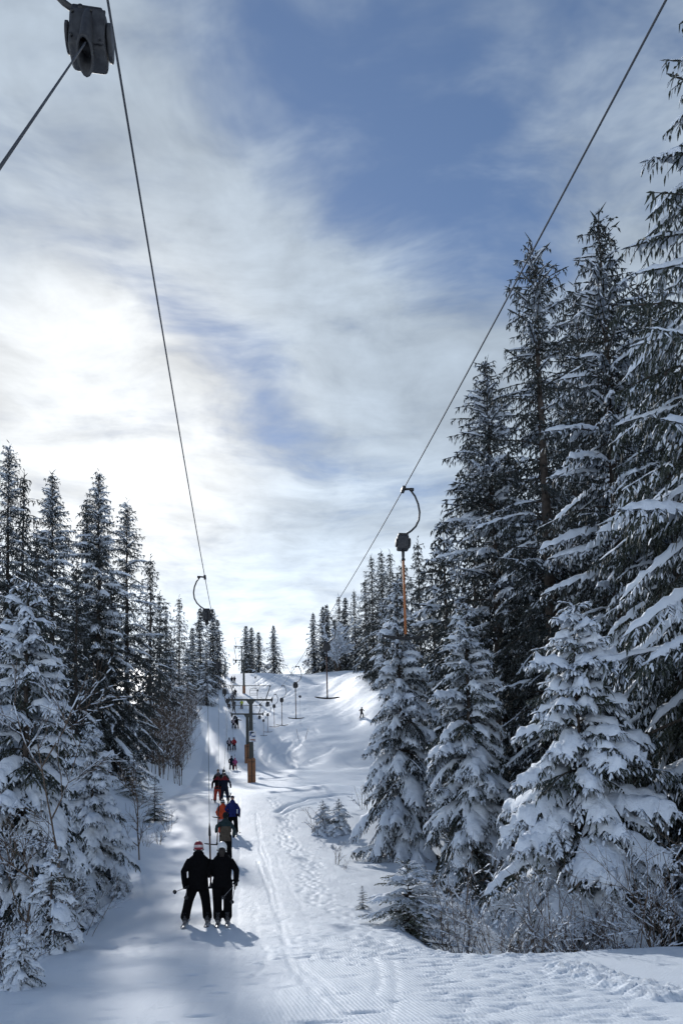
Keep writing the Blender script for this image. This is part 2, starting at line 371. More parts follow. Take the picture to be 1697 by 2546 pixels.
def build_ground():
    rng = np.random.RandomState(3)
    def steps(a, b, f):
        o = [a]
        while o[-1] < b: o.append(o[-1] + f(o[-1]))
        return o
    t = steps(-60, 6, lambda q: .08 + .10 * max(0, 6 - q)) + steps(6.06, 20, lambda q: .046 if q < 13.5 else .075)[1:]
    t = t + steps(t[-1], 215, lambda q: .10 + .0052 * (q - 20))[1:]
    t = np.array(t + steps(t[-1], 850, lambda q: .8 + .08 * (q - 215))[1:])
    sp = steps(0, 7.0, lambda q: .056); sp = sp + steps(sp[-1], 340, lambda q: .08 + .03 * (q - 7.0) + max(0, q - 30) * .05)[1:]
    sn = steps(0, 4.0, lambda q: .078); sn = sn + steps(sn[-1], 340, lambda q: .08 + .04 * (q - 4) + max(0, q - 30) * .05)[1:]
    s = np.array([-q for q in sn[:0:-1]] + sp)
    T, S = np.meshgrid(t, s, indexing='ij')
    X = S + xl(T); Y = T
    Z = ground(X, Y)
    G = np.zeros_like(Z); B = np.zeros_like(Z)
    def stamp(x, y, rs, rt, depth, arr=G, ang=0.0):
        s0 = x - float(xl(y)); r = max(rs, rt) * 2.4
        i0, i1 = np.searchsorted(t, (y - r, y + r)); j0, j1 = np.searchsorted(s, (s0 - r, s0 + r))
        if i1 <= i0 or j1 <= j0: return
        ds = S[i0:i1, j0:j1] - s0; dt = T[i0:i1, j0:j1] - y
        if ang: c_, s_ = math.cos(ang), math.sin(ang); ds, dt = ds * c_ + dt * s_, dt * c_ - ds * s_
        v = depth * np.exp(-(ds / rs) ** 2 - (dt / rt) ** 2)
        w = arr[i0:i1, j0:j1]
        if arr is G: np.minimum(w, -v, out=w)
        else: np.maximum(w, v, out=w)
    def groove(pts, w, depth, lip=.4, jitter=0.0):
        pts = np.array(pts, float); seg = np.linalg.norm(np.diff(pts, axis=0), axis=1); L_ = np.concatenate([[0], np.cumsum(seg)])
        # smooth the polyline
        q = np.linspace(0, L_[-1], max(4, int(L_[-1] / (w * .6))))
        x = np.interp(q, L_, pts[:, 0]); y = np.interp(q, L_, pts[:, 1])
        kk = max(1, int(len(q) / (len(pts) * 2))); ker = np.ones(kk) / kk
        if kk > 1:
            x = np.convolve(np.pad(x, (kk // 2, kk - 1 - kk // 2), 'edge'), ker, 'valid'); y = np.convolve(np.pad(y, (kk // 2, kk - 1 - kk // 2), 'edge'), ker, 'valid')
        for a, b_ in zip(x, y):
            dd = depth * (1 + jitter * rng.randn())
            stamp(a, b_, w, w, max(dd, 0))
            if lip: stamp(a + w * 1.7, b_, w * .8, w * .8, depth * lip, B)
    # pixel of the photograph -> point on the slope
    _da = np.concatenate([np.arange(5, 60, .06), np.arange(60, 230, .3)])
    def on(px, py):
        v = _f + _r * ((px - X0) / F) + _u * ((Y0 - py) / F)
        px_, pz_ = v.x / v.y * _da, v.z / v.y * _da + EYE
        hit = np.nonzero(ground(px_, _da) >= pz_)[0]
        i = hit[0] if len(hit) else len(_da) - 1
        return (px_[i], _da[i])
    # footprints trodden along the right edge of the track
    for k, y in enumerate(np.arange(13.0, 52, .30)):
        sd = (-1) ** k
        for rep in range(2):
            s0 = 2.9 + .25 * math.sin(y * .5) + sd * .16 + rng.randn() * .10 + rep * .42 * rng.rand()
            yy = y + rng.randn() * .08
            stamp(float(xl(yy)) + s0, yy, .075, .12, .02 + .025 * rng.rand())
            stamp(float(xl(yy)) + s0 - .1, yy - .15, .06, .06, .012, B)
    # ski runs beside the tow track, parallel pairs
    for s0, a, b_, dep in ((1.55, 7, 42, .022), (1.68, 7, 42, .018), (-.25, 7, 60, .02), (.18, 7, 60, .02), (-.95, 7, 60, .018), (.62, 7, 50, .018), (2.15, 8, 30, .012), (1.05, 6, 20, .014)):
        ys = np.linspace(a, b_, 14); groove([(float(xl(q)) + s0 + .05 * rng.randn(), q) for q in ys], .038, dep * .5, .12, .2)
    # scuffs and prints in the track and on the flat in front
    for k in range(420):
        y = 6.0 + 24 * rng.rand() ** 1.5; s0 = rng.uniform(-2.2, 4.4)
        stamp(float(xl(y)) + s0, y, rng.uniform(.06, .20), rng.uniform(.022, .05), rng.uniform(.010, .036), G, rng.uniform(-.25, .25))
    for k in range(260):
        y = 7.5 + 4.5 * rng.rand(); x = rng.uniform(.9, 3.2) + (y - 9) * .1
        stamp(x, y, rng.uniform(.04, .14), rng.uniform(.022, .05), rng.uniform(.02, .06), G, rng.uniform(-.3, .3))
        if rng.rand() < .5: stamp(x + rng.randn() * .05, y + .07, .04, .03, rng.uniform(.01, .035), B)
    for k in range(240):
        y = 12.2 + 3.4 * rng.rand() ** 1.4; x = rng.uniform(-1.0, 2.2) - (y - 12) * .12
        stamp(x, y, rng.uniform(.05, .15), rng.uniform(.025, .05), rng.uniform(.02, .055), G, rng.uniform(-.3, .3))
        if rng.rand() < .4: stamp(x, y + .08, .05, .03, rng.uniform(.01, .04), B)
    # curved cuts in the groomed patch
    for pts in (((620, 2435), (655, 2410), (668, 2370), (650, 2345)), ((930, 2480), (945, 2440), (942, 2400), (925, 2380)), ((965, 2540), (985, 2480), (987, 2420), (972, 2385)), ((700, 2290), (722, 2280), (770, 2278)), ((720, 2370), (800, 2378), (880, 2376)), ((640, 2140), (672, 2225), (702, 2310), (720, 2400), (790, 2480), (860, 2545)), ((735, 2395), (800, 2440), (850, 2500), (900, 2545))):
        groove([on(*p) for p in pts], .032, .020, .3, .2)
    for px, py, ln in ((905, 2515, .42), (800, 2540, .5), (1010, 2385, .3), (1210, 2380, .3), (1130, 2440, .22), (1170, 2475, .25), (1260, 2500, .3), (985, 2490, .1), (480, 2425, .2), (550, 2470, .2), (500, 2530, .25), (520, 2450, .18)):
        x, y = on(px, min(py, 2543)); stamp(x, y, ln * .55, .04, .07, G, rng.uniform(0, .2))
    # churned clods along the edge of the groomed snow
    a, c = on(1385, 2402), on(1690, 2482)
    for k in range(420):
        u = rng.rand(); w = rng.randn() * .10
        stamp(a[0] + (c[0] - a[0]) * u + w, a[1] + (c[1] - a[1]) * u + w * .8 + rng.randn() * .04, rng.uniform(.03, .075), rng.uniform(.03, .06), rng.uniform(.03, .11), B)
    for k in range(160):
        u = rng.rand(); x, y = on(880 + 520 * u, 2300 + 85 * math.sin(u * 2) ** .7) if k < 60 else (rng.uniform(-1, 3.2), rng.uniform(11.4, 13))
        stamp(x + rng.randn() * .15, y + rng.randn() * .15, rng.uniform(.03, .07), rng.uniform(.03, .05), rng.uniform(.015, .05), B)
    # snow thrown up left of the track
    for k in range(150):
        x, y = on(320 + 75 * rng.rand(), 2330 + 45 * rng.rand()); stamp(x, y, rng.uniform(.05, .1), rng.uniform(.04, .07), rng.uniform(.01, .05), B if rng.rand() < .6 else G)
    # turns carved in the deep snow between the pylon and the wood
    for pts, w, dep in ((((688, 2020), (720, 2000), (760, 1985), (820, 1978), (890, 1975)), .16, .22), (((700, 2026), (740, 2008), (790, 1996)), .10, .10),
                        (((640, 1880), (643, 1860), (660, 1845), (678, 1838)), .3, .07), (((665, 1895), (668, 1875), (690, 1855), (700, 1842), (690, 1830)), .3, .08), (((730, 1895), (718, 1875), (745, 1850), (752, 1835), (735, 1825)), .32, .09),
                        (((712, 1893), (708, 1870), (722, 1852), (735, 1838)), .28, .07), (((660, 1905), (640, 1885), (648, 1862)), .28, .07), (((690, 1880), (700, 1892), (725, 1900), (770, 1905)), .28, .06),
                        (((640, 1705), (668, 1690), (690, 1676)), .25, .2), (((655, 1708), (685, 1692), (705, 1678)), .25, .2), (((630, 1700), (650, 1686), (668, 1675)), .25, .16), (((700, 1740), (730, 1722), (755, 1712), (800, 1702)), .25, .16), (((690, 1735), (720, 1716), (745, 1706)), .25, .16)):
        groove([on(*p) for p in pts], w, dep * .75, .22, .1)
    for k in range(1500):                       # skied-out snow on the open slope
        y = rng.uniform(62, 200); s0 = rng.uniform(5, 30); 
        if fbm(s0 / 9 + 3, y / 14, 2) < .36: continue
        stamp(float(xl(y)) + s0, y, rng.uniform(.5, 1.6), rng.uniform(.2, .5), rng.uniform(.02, .09), G if rng.rand() < .6 else B, rng.uniform(-.7, .9))
    for k in range(26):
        y = rng.uniform(90, 195); s0 = rng.uniform(6, 24); n_ = 6; a_ = rng.uniform(-.4, .4)
        groove([(float(xl(y)) + s0 + 2.2 * math.sin(i * 1.7 + k) + a_ * i, y - i * 3.2) for i in range(n_)], .24, .08, .3, .1)
    Z = Z + G + B * (1 + .0 * G)
    Z += (fbm(X * 1.1, Y * 1.1, 3) - .44) * .05 * (1 - ss((Y - 60) / 60))
    mb = MB(); n, m = Z.shape
    i = np.arange(n - 1)[:, None] * m; j = np.arange(m - 1)[None]
    mb.add(np.stack([X, Y, Z], -1), np.stack([i + j, i + j + 1, i + m + j + 1, i + m + j], -1).reshape(-1, 4))
    o = mb.build('snow_ground', snow_material())
    tag(o, 'snow covered slope rising to a pale crest', kind='structure')
    return n * m
NV = build_ground()

# ------------------------------------------------------------------ spruces
def norm(v): return v / (np.linalg.norm(v, axis=-1, keepdims=True) + 1e-9)
ZUP = np.array((0, 0, 1.0))

def twig_mesh(mb, p0, d, l, w, drop, seed=1):
    """needle twigs: one ragged strip along each twig, turned at random"""
    n = len(p0)
    if n == 0: return
    rs = np.random.RandomState(seed)
    v = np.array((0, .45, 1.0))
    c = p0[:, None] + d[:, None] * (l[:, None] * v)[..., None]; c[..., 2] -= (drop * l)[:, None] * v ** 2
    a = norm(np.cross(d, ZUP + 1e-3)); b = np.cross(d, a); th = rs.uniform(0, np.pi, n)[:, None]
    sd = a * np.cos(th) + b * np.sin(th)
    wl = w[:, None] * np.array((.6, 1.0, .12)) * rs.uniform(.75, 1.25, (n, 3)); wr = w[:, None] * np.array((.6, 1.0, .12)) * rs.uniform(.75, 1.25, (n, 3))
    V = np.stack([c + sd[:, None] * wl[..., None], c - sd[:, None] * wr[..., None]], 2).reshape(n, 6, 3)
    q = (np.arange(n)[:, None, None] * 6 + np.array([(0, 1, 3, 2), (2, 3, 5, 4)])[None]).reshape(-1, 4)
    mb.add(V.reshape(-1, 3), q)

def snow_fingers(mb, p0, d, l, w, h, drop, cover=.9):
    """a rounded roll of snow on top of each twig"""
    n = len(p0)
    if n == 0: return
    rs = np.random.RandomState(n + 5)
    side = norm(np.cross(d, ZUP)); up = norm(np.cross(side, d)); up = np.where(up[:, 2:] < 0, -up, up)
    vs = []
    for k, (sv, wf, hf) in enumerate(((.12, 1.0, .9), (.68, .85, .9))):
        v = sv * cover
        c = p0 + d * (l * v)[:, None]; c[:, 2] -= drop * l * v * v
        ww = (w * wf * rs.uniform(.75, 1.25, n))[:, None]; hh = (h * hf * rs.uniform(.75, 1.25, n))[:, None]
        vs += [c + side * ww - up * hh * .2, c + up * hh, c - side * ww - up * hh * .2]
    v = cover * 1.02
    tip = p0 + d * (l * v)[:, None]; tip[:, 2] -= drop * l * v * v
    V = np.stack(vs + [tip, p0 - d * (l * .14)[:, None]], 1)
    q = np.array([(0, 1, 4, 3), (1, 2, 5, 4)]); t = np.array([(3, 4, 6), (4, 5, 6), (1, 0, 7), (2, 1, 7)])
    q = (np.arange(n)[:, None, None] * 8 + q[None]).reshape(-1, 4); t = (np.arange(n)[:, None, None] * 8 + t[None]).reshape(-1, 3)
    mb.add(V.reshape(-1, 3), q, t)

def snow_pad(mb, P, T, S, hw, th, sag, rg):
    """a drift lying along a bough, its rim broken into fingers over the side shoots; hw = half width at each station"""
    K = len(P); vv = np.array((-1, -.72, -.42, -.14, .14, .42, .72, 1)); n = len(vv)
    up = norm(np.cross(S[None] * np.ones((K, 1)), T)); up = np.where(up[:, 2:] < 0, -up, up)
    comb = .42 + .78 * rg.rand(K); comb2 = .42 + .78 * rg.rand(K)
    edge = np.ones((K, n)); edge[:, :2] = comb[:, None]; edge[:, -2:] = comb2[:, None]; edge[:, 1] = .5 * edge[:, 0] + .5; edge[:, -2] = .5 * edge[:, -1] + .5
    j = edge * (1 + .16 * rg.randn(K, n)); dome = np.sqrt(np.clip(1 - np.abs(vv) ** 2.6, 0, 1))
    V = P[:, None] + S[None, None] * (hw[:, None] * vv * j)[..., None]
    V = V + up[:, None] * (th[:, None] * (dome * edge.clip(.62, 1.1) * (1 + .22 * rg.randn(K, n)) + .05))[..., None]
    V = V + T[:, None] * (hw[:, None] * .55 * (np.abs(vv) ** 1.3 * (j - .3)))[..., None]
    V[..., 2] -= sag * hw[:, None] * np.abs(vv * j) ** 1.6
    i = np.arange(K - 1)[:, None] * n; k = np.arange(n - 1)[None]
    mb.add(V.reshape(-1, 3), np.stack([i + k, i + k + 1, i + n + k + 1, i + n + k], -1).reshape(-1, 4))

def make_spruce(seed, H, Rb, f0=.05, dh=(.42, .20), nb=(5, 7), sp2=.22, sp3=.12, l3=.22, wn=.035, snow=.8, sw=.055, droop=(20, 55), hang=.4, power=.8, ragged=.22, bare=None, mat='needles', trunk_r=None, m=3, spread=.42, gaps=0.0, pad=.5, padth=.07, lead=1.0, padmax=.5, comb=0.0, root=-6, frost=.30):
    """unit spruce: returns the three meshes trunk, crown, snow"""
    rg = np.random.RandomState(seed)
    cr, sn, tr = MB(), MB(), MB(); scale0 = max(.45, min(1.2, Rb / 2.0))
    trunk_r = trunk_r or H * .011 + .02
    hs = np.linspace(0, 1, 14)
    wob = np.cumsum(rg.randn(14, 2) * .012 * H / 14, axis=0)
    tp = np.stack([wob[:, 0], wob[:, 1], hs * H * .99 - .35 * (hs == 0)], 1)
    tr.tube(tp, trunk_r * (1 - hs * .96), 9)
    tw = [[], [], [], [], [], []]; fg = [[], [], [], [], [], []]
    def put(p, d, l, w, g, wet):
        for k, a in enumerate((p, d, l, w, g)): tw[k].append(a)
        tw[5].append(wet)
    h = f0 * H
    while h < H * .985:
        f = h / H
        env = Rb * (max(1 - f, 0) ** power) * (.55 + .45 * min(1, (f - f0) / .10 + .25)) + .06
        n = rg.randint(nb[0], nb[1] + 1); az0 = rg.rand() * 6.28
        thin = 1.0
        if bare and bare[0] < f < bare[1]: thin = bare[2]
        for k in range(n):
            if rg.rand() > thin or rg.rand() < gaps: continue
            az = az0 + k * 6.283 / n + rg.randn() * .25
            L_ = env * (1 + ragged * rg.randn()); L_ = max(.12, min(L_, env * 1.5))
            e0 = R(38 * f ** 1.5 + root * (1 - f) + rg.randn() * 6)
            dr = R((droop[0] + (droop[1] - droop[0]) * (1 - f) ** .7) * (1 + .25 * rg.randn()))
            dr *= min(1.0, (h / scale0 + .1) / 1.3)
            K = 9; u = np.linspace(0, 1, K)
            pit = e0 - dr * (1.35 * u - .55 * u ** 3)
            step = L_ / (K - 1); ca, sa = math.cos(az), math.sin(az)
            T = np.stack([np.cos(pit) * ca, np.cos(pit) * sa, np.sin(pit)], 1)
            base = np.array((np.interp(f, hs, wob[:, 0]), np.interp(f, hs, wob[:, 1]), h + rg.randn() * .06))
            P = base + np.concatenate([np.zeros((1, 3)), np.cumsum((T[1:] + T[:-1]) / 2 * step, axis=0)])
            tr.tube(P[::2], np.linspace(.012 + .010 * L_, .004, 5), 4, False)
            br = snow * (1 + .45 * rg.randn()); br = min(max(br, 0.0), 1.25)
            S = np.array((-sa, ca, 0.0))
            # leading shoot: a chain along the axis
            n1 = max(3, int(L_ * .8 / (l3 * .8)))
            uu = np.linspace(.18, .96, n1)
            A = np.stack([np.interp(uu, u, P[:, i]) for i in range(3)], 1); D = norm(np.stack([np.interp(uu, u, T[:, i]) for i in range(3)], 1))
            put(A, D, np.full(n1, L_ * .8 / n1 + l3 * .35), np.full(n1, wn * 1.05), np.full(n1, .05), np.full(n1, br * lead))
            # side shoots
            n2 = max(2, int((L_ * .9) / sp2))
            us = np.concatenate([np.linspace(.12, .97, n2) + rg.randn(n2) * .02, np.linspace(.14, .97, n2) + rg.randn(n2) * .02]).clip(.05, .99)
            sg = np.concatenate([np.ones(n2), -np.ones(n2)])
            A = np.stack([np.interp(us, u, P[:, i]) for i in range(3)], 1); D = norm(np.stack([np.interp(us, u, T[:, i]) for i in range(3)], 1))
            ang = R(58) - R(22) * us + rg.randn(len(us)) * .12
            d2 = D * np.cos(ang)[:, None] + S * (sg * np.sin(ang))[:, None]; d2[:, 2] -= hang * .35 * rg.uniform(.3, 1.3, len(us)); d2 = norm(d2)
            l2 = (spread * L_ * (1 - us) ** .65 * (.35 + .65 * np.minimum(1, us / .45)) + l3 * .6) * rg.uniform(.7, 1.2, len(us))
            g2 = hang * rg.uniform(.2, .9, len(us))
            wet2 = br * rg.uniform(.5, 1.3, len(us))
            put(A, d2, l2, np.full(len(us), wn * .7), g2, wet2 * 0)
            if pad and br > .42 + .25 * rg.rand() and L_ > .3:
                K_ = max(7, min(19, int(L_ / .085))); up_ = np.linspace(.16, 1.0, K_); PP = np.stack([np.interp(up_, u, P[:, i]) for i in range(3)], 1); TT = norm(np.stack([np.interp(up_, u, T[:, i]) for i in range(3)], 1))
                env_ = np.minimum(1, np.minimum((up_ - .10) / .2, (1.04 - up_) / .12)); lumps = np.interp(up_, np.linspace(0, 1, 6), rg.uniform(.15 + .5 * min(br, 1), 1.25, 6))
                hw = pad * min(br, 1.1) * (spread * L_ * (1 - up_) ** .6 * (.35 + .65 * np.minimum(1, up_ / .45)) + .05) * lumps; hw = hw.clip(.02, padmax) * env_
                th = padth * min(br, 1.1) * (.35 + .65 * np.minimum(1, hw / .10)) * env_ * (1 + .15 * rg.randn(K_)).clip(.5, 1.5)
                snow_pad(sn, PP, TT, S, hw, th, .25 + min(hang, .8) * .6, rg)
            # fingers on the side shoots
            for q in range(len(us)):
                n3 = int(l2[q] * .95 / sp3)
                if n3 < 1: continue
                v = np.linspace(.22, 1.0, n3 + 1)[:n3 + 1]; n3 = len(v)
                B = A[q] + d2[q] * (l2[q] * v)[:, None]; B[:, 2] -= g2[q] * l2[q] * v * v
                dd = d2[q] - ZUP * (2 * g2[q] * v)[:, None]; dd = norm(dd)
                lat = norm(np.cross(dd, ZUP)); s3 = np.where(np.arange(n3) % 2 == 0, 1.0, -1.0)
                an = R(48) * rg.uniform(.6, 1.3, n3); an[-1] *= .2
                d3 = dd * np.cos(an)[:, None] + lat * (s3 * np.sin(an))[:, None]; d3[:, 2] -= hang * rg.uniform(.1, 1.3, n3) + comb * (rg.rand(n3) < .4) * 3; d3 = norm(d3)
                put(B, d3, l3 * rg.uniform(.6, 1.25, n3) * (1 - .25 * v), np.full(n3, wn * .9), np.full(n3, hang * .5), wet2[q] * rg.uniform(.35, 1.3, n3))
        h += (dh[1] + (dh[0] - dh[1]) * (1 - f)) * rg.uniform(.75, 1.25)
    # top shoot
    for k in range(5):
        a = rg.rand() * 6.28; z = H * (.95 + .012 * k)
        put(np.array([[0, 0, z]]) + np.array([[wob[-1, 0], wob[-1, 1], 0]]), norm(np.array([[math.cos(a) * .6, math.sin(a) * .6, .9]])), np.array([.03 * H * .5 + .1]), np.array([wn]), np.array([.05]), np.array([snow * .6]))
    put(np.array([[wob[-1, 0], wob[-1, 1], H * .95]]), np.array([[0, 0, 1.0]]), np.array([H * .05]), np.array([wn * .9]), np.array([0.0]), np.array([0.0]))
    p, d, l, w, g, wet = [np.concatenate(a) for a in tw]
    twig_mesh(cr, p, d, l, w, g, seed)
    flat = np.sqrt(d[:, 0] ** 2 + d[:, 1] ** 2)
    # snow is heaped in drifts: whole clumps carry it, others are shaken bare
    cl = (np.sin(p[:, 0] * 2.3 + seed) * np.sin(p[:, 1] * 2.1 + 1.3 * seed) * np.sin(p[:, 2] * 2.7)) * .45
    amt = wet * (flat ** .8) + cl * (.8 - .35 * snow)
    keep = amt > frost
    k = amt[keep].clip(.3, 1.15)
    snow_fingers(sn, p[keep], d[keep], l[keep] * 1.0, sw * (.45 + .6 * k) , sw * (.35 + .75 * k), g[keep], .92)
    return tr.mesh('trunk', 'bark'), cr.mesh('crown', mat), sn.mesh('snow', 'tree_snow'), H

def place_spruce(meshes, name, label, top, d, group=None, rz=0.0, wide=1.0, base_px=None, sink=.1, lean=None):
    """top = pixel of the photograph where the tip shows, d = distance; the foot stands on the slope"""
    tp = at(top[0], top[1], d)
    bx = tp.x if base_px is None else at(base_px, 2000, d).x
    z0 = gz(bx, d) - sink
    Ht = tp.z - z0; k = Ht / meshes[3]
    o = thing(name, label, 'tree', (bx, d, z0), rz, group)
    o.scale = (k * wide, k * wide, k)
    for nm, me in zip(('trunk', 'crown', 'snow'), meshes[:3]):
        q = link(nm, me, o)
        if nm == 'snow': q['kind'] = 'stuff'
    return o

SP = {}
SP['laden_a'] = make_spruce(11, 7.2, 2.0, f0=.03, dh=(.34, .22), nb=(5, 7), snow=1.05, sw=0.0276, droop=(30, 66), hang=.6, power=.72, mat='needles', sp2=.115, sp3=0.0434, l3=0.135, wn=0.0193, pad=.80, padth=.115, root=-10, frost=0.39)
SP['laden_b'] = make_spruce(12, 9.5, 2.0, f0=.02, dh=(.40, .26), nb=(5, 7), snow=.98, sw=0.0285, droop=(30, 70), hang=.6, power=.78, mat='needles', sp2=.13, sp3=0.0515, l3=0.153, wn=0.0221, pad=.70, padth=.10, root=-12, frost=0.39)
SP['laden_c'] = make_spruce(13, 10.5, 2.1, f0=.02, dh=(.44, .28), nb=(5, 7), snow=.92, sw=0.0304, droop=(28, 66), hang=.6, power=.75, mat='needles_dark', sp2=.145, sp3=0.057, l3=0.162, wn=0.0239, pad=.66, padth=.10, root=-10, frost=0.39)
SP['tall_near'] = make_spruce(21, 19.0, 3.8, f0=.04, dh=(.50, .34), nb=(5, 6), snow=.86, sw=0.0285, droop=(34, 50), hang=.75, power=.84, ragged=.24, mat='needles', sp2=.165, sp3=0.0589, l3=0.1665, wn=0.0239, pad=.44, padth=.095, spread=.30, padmax=.22, comb=.8, root=-18, frost=0.36)
SP['tall_a'] = make_spruce(22, 20.0, 2.8, f0=.05, dh=(.54, .26), nb=(5, 7), snow=.60, sw=0.0314, droop=(28, 48), hang=.7, power=.70, ragged=.26, mat='needles_dark', sp2=.175, sp3=0.0589, l3=0.162, wn=0.0248, pad=.60, padth=.11, spread=.30, padmax=.28, comb=.8, root=-14, frost=0.36)
SP['tall_b'] = make_spruce(23, 22.0, 2.6, f0=.05, dh=(.56, .27), nb=(5, 7), snow=.50, sw=0.0323, droop=(22, 48), hang=.7, power=.64, ragged=.30, bare=(.55, .80, .66), mat='needles_dark', sp2=.18, sp3=0.062, l3=0.162, wn=0.0258, pad=.55, padth=.10, spread=.32, padmax=.24, comb=.8, root=-12, frost=0.36)
SP['mid_a'] = make_spruce(31, 18.0, 2.6, f0=.03, dh=(.70, .42), nb=(5, 6), snow=.38, sw=0.0427, droop=(28, 54), hang=.8, power=.78, ragged=.26, mat='needles_dark', sp2=.28, sp3=0.1116, l3=0.252, wn=0.0386, pad=.46, padth=.10, spread=.34, padmax=.28, comb=.6, root=-12, frost=0.39)
SP['mid_b'] = make_spruce(32, 18.0, 2.4, f0=.03, dh=(.70, .42), nb=(5, 6), snow=.35, sw=0.0427, droop=(24, 52), hang=.8, power=.72, ragged=.32, mat='needles_dark', sp2=.28, sp3=0.1116, l3=0.252, wn=0.0386, gaps=.08, pad=.44, padth=.10, spread=.34, padmax=.28, comb=.6, root=-10, frost=0.39)
SP['mid_c'] = make_spruce(33, 12.0, 2.2, f0=.03, dh=(.55, .40), nb=(5, 6), snow=.70, sw=0.0427, droop=(24, 58), hang=.8, power=.85, ragged=.24, mat='needles_dark', sp2=.28, sp3=0.1178, l3=0.243, wn=0.0386, pad=.50, padth=.10, spread=.38, padmax=.3, root=-10, frost=0.39)
SP['far_a'] = make_spruce(41, 14.0, 2.2, f0=.02, dh=(.58, .38), nb=(6, 8), snow=.44, sw=0.0808, droop=(18, 50), hang=.9, power=.85, ragged=.28, mat='needles_dark', sp2=.48, sp3=0.3, l3=0.405, wn=0.069, pad=.36, padth=.12)
SP['far_b'] = make_spruce(42, 14.0, 1.9, f0=.02, dh=(.58, .38), nb=(6, 8), snow=.44, sw=0.0808, droop=(18, 50), hang=.9, power=.75, ragged=.32, mat='needles_dark', sp2=.48, sp3=0.3, l3=0.405, wn=0.069, gaps=.08, pad=.36, padth=.12)
SP['small_snowy'] = make_spruce(51, 2.4, .80, f0=.03, dh=(.20, .16), nb=(5, 6), snow=1.05, sw=0.0247, droop=(30, 72), hang=.5, power=.75, mat='needles', sp2=.11, sp3=0.0562, l3=0.09, wn=0.0147, pad=.7, padth=.075)
SP['small_green'] = make_spruce(52, 2.3, .95, f0=.03, dh=(.19, .15), nb=(5, 6), snow=.44, sw=0.0171, droop=(8, 34), hang=.2, power=.8, mat='needles_green', sp2=.10, sp3=0.0488, l3=0.081, wn=0.0138, pad=.3, padth=.03)
SP['bushy'] = make_spruce(53, 2.0, 1.25, f0=.02, dh=(.15, .11), nb=(6, 8), snow=.75, sw=0.0221, droop=(8, 36), hang=.25, power=.62, ragged=.25, mat='needles_green', sp2=.10, sp3=0.0488, l3=0.09, wn=0.0147, pad=.5, padth=.05)

TREES = []
def T_(kind, label, top, d, **k): TREES.append(place_spruce(SP[kind], 'spruce', label, top, d, **k))
# right, near
T_('laden_a', 'snow-laden young spruce with thick snow pads standing behind the bare twiggy bushes', (1418, 1500), 15.2, rz=.4, wide=1.06)
T_('laden_b', 'narrow snow-laden spruce, second in from the piste on the right', (1152, 1488), 22.6, rz=1.1, wide=1.08)
T_('laden_c', 'dark based snow-laden spruce nearest the piste, behind the orange empty tow bar', (1022, 1432), 28.2, rz=2.2, wide=.90, base_px=1004)
T_('tall_near', 'tallest spruce with long snowy boughs, cut by the right edge of the picture', (1738, -40), 15.5, rz=.2, wide=1.0)
T_('tall_a', 'tall spruce with a long slender spire beside the edge-cut giant', (1487, 520), 21.0, rz=1.9, wide=1.14)
T_('tall_b', 'tall spruce with a bare stretch of trunk showing below its tip, behind the haul cable', (1328, 600), 27.0, rz=.7, wide=1.22)
T_('tall_a', 'tall spruce whose tip stands left of the bare-trunked one', (1215, 890), 31.0, rz=3.6, wide=1.22)
T_('tall_near', 'snowy boughed spruce filling the right edge behind the bushes', (1640, 640), 18.5, rz=2.9, wide=.95)
T_('tall_b', 'dark spruce deep in the right wood between the two slender spires', (1410, 905), 30.0, rz=4.4, wide=1.2)
T_('mid_a', 'dark spruce filling the right wood behind the narrow snow-laden one', (1265, 1120), 36.0, rz=.9, wide=1.3)
T_('mid_c', 'shaded spruce at the back between the two laden spruces on the right', (1098, 1290), 42.0, rz=2.0, wide=1.3)
T_('mid_b', 'slender dark spruce with a thin spire rising behind the orange tow bar', (1036, 1335), 90.0, rz=.3, wide=1.0)
T_('tall_a', 'dark spruce rising between the slender spire and the edge-cut giant', (1585, 720), 25.0, rz=5.1, wide=1.15)
T_('tall_b', 'shaded spruce tucked behind the slender spire, right of the bare-trunked one', (1425, 700), 33.0, rz=2.7, wide=1.25)
T_('mid_a', 'dark spruce on the left flank of the right wood above the narrow snow-laden one', (1165, 1075), 37.0, rz=3.3, wide=1.25)
T_('mid_b', 'dark spruce in the depth of the right wood under the bare-trunked one', (1330, 1000), 38.0, rz=4.9, wide=1.35)
# right, farther up
for i, (kx, tx, ty, dd, lb) in enumerate((
        ('mid_a', 1000, 1395, 100, 'dark spruce just left of the thin spire on the right'), ('mid_b', 1075, 1378, 80, 'dark spruce just right of the thin spire on the right'),
        ('mid_b', 970, 1368, 142, 'spruce whose tip shows behind the spring box of the orange tow bar'), ('mid_a', 946, 1366, 138, 'broad spruce left of the spring box of the orange tow bar'), ('mid_b', 920, 1378, 146, 'spruce with an open top at the left shoulder of the right wood'),
        ('mid_a', 880, 1466, 186, 'spruce at the head of the right wood, left of its shoulder'), ('far_a', 857, 1486, 192, 'spruce second from the gap at the head of the right wood'), ('mid_b', 842, 1478, 190, 'spruce right of the twin-tipped pair at the crest'),
        ('far_b', 812, 1503, 198, 'right half of the twin-tipped spruces on the crest'), ('far_b', 802, 1508, 199, 'left half of the twin-tipped spruces on the crest'), ('far_a', 778, 1525, 197, 'slim spruce on the crest right of the sky gap'),
        ('far_a', 830, 1540, 196, 'lower spruce filling between the crest pair and the right wood'), ('mid_a', 905, 1440, 165, 'dark spruce inside the right wood under its shoulder'), ('mid_c', 950, 1480, 132, 'dense spruce whose skirt touches the piste at the right wood'))):
    T_(kx, lb, (tx, ty), dd, rz=i * 1.3, wide=1.12)
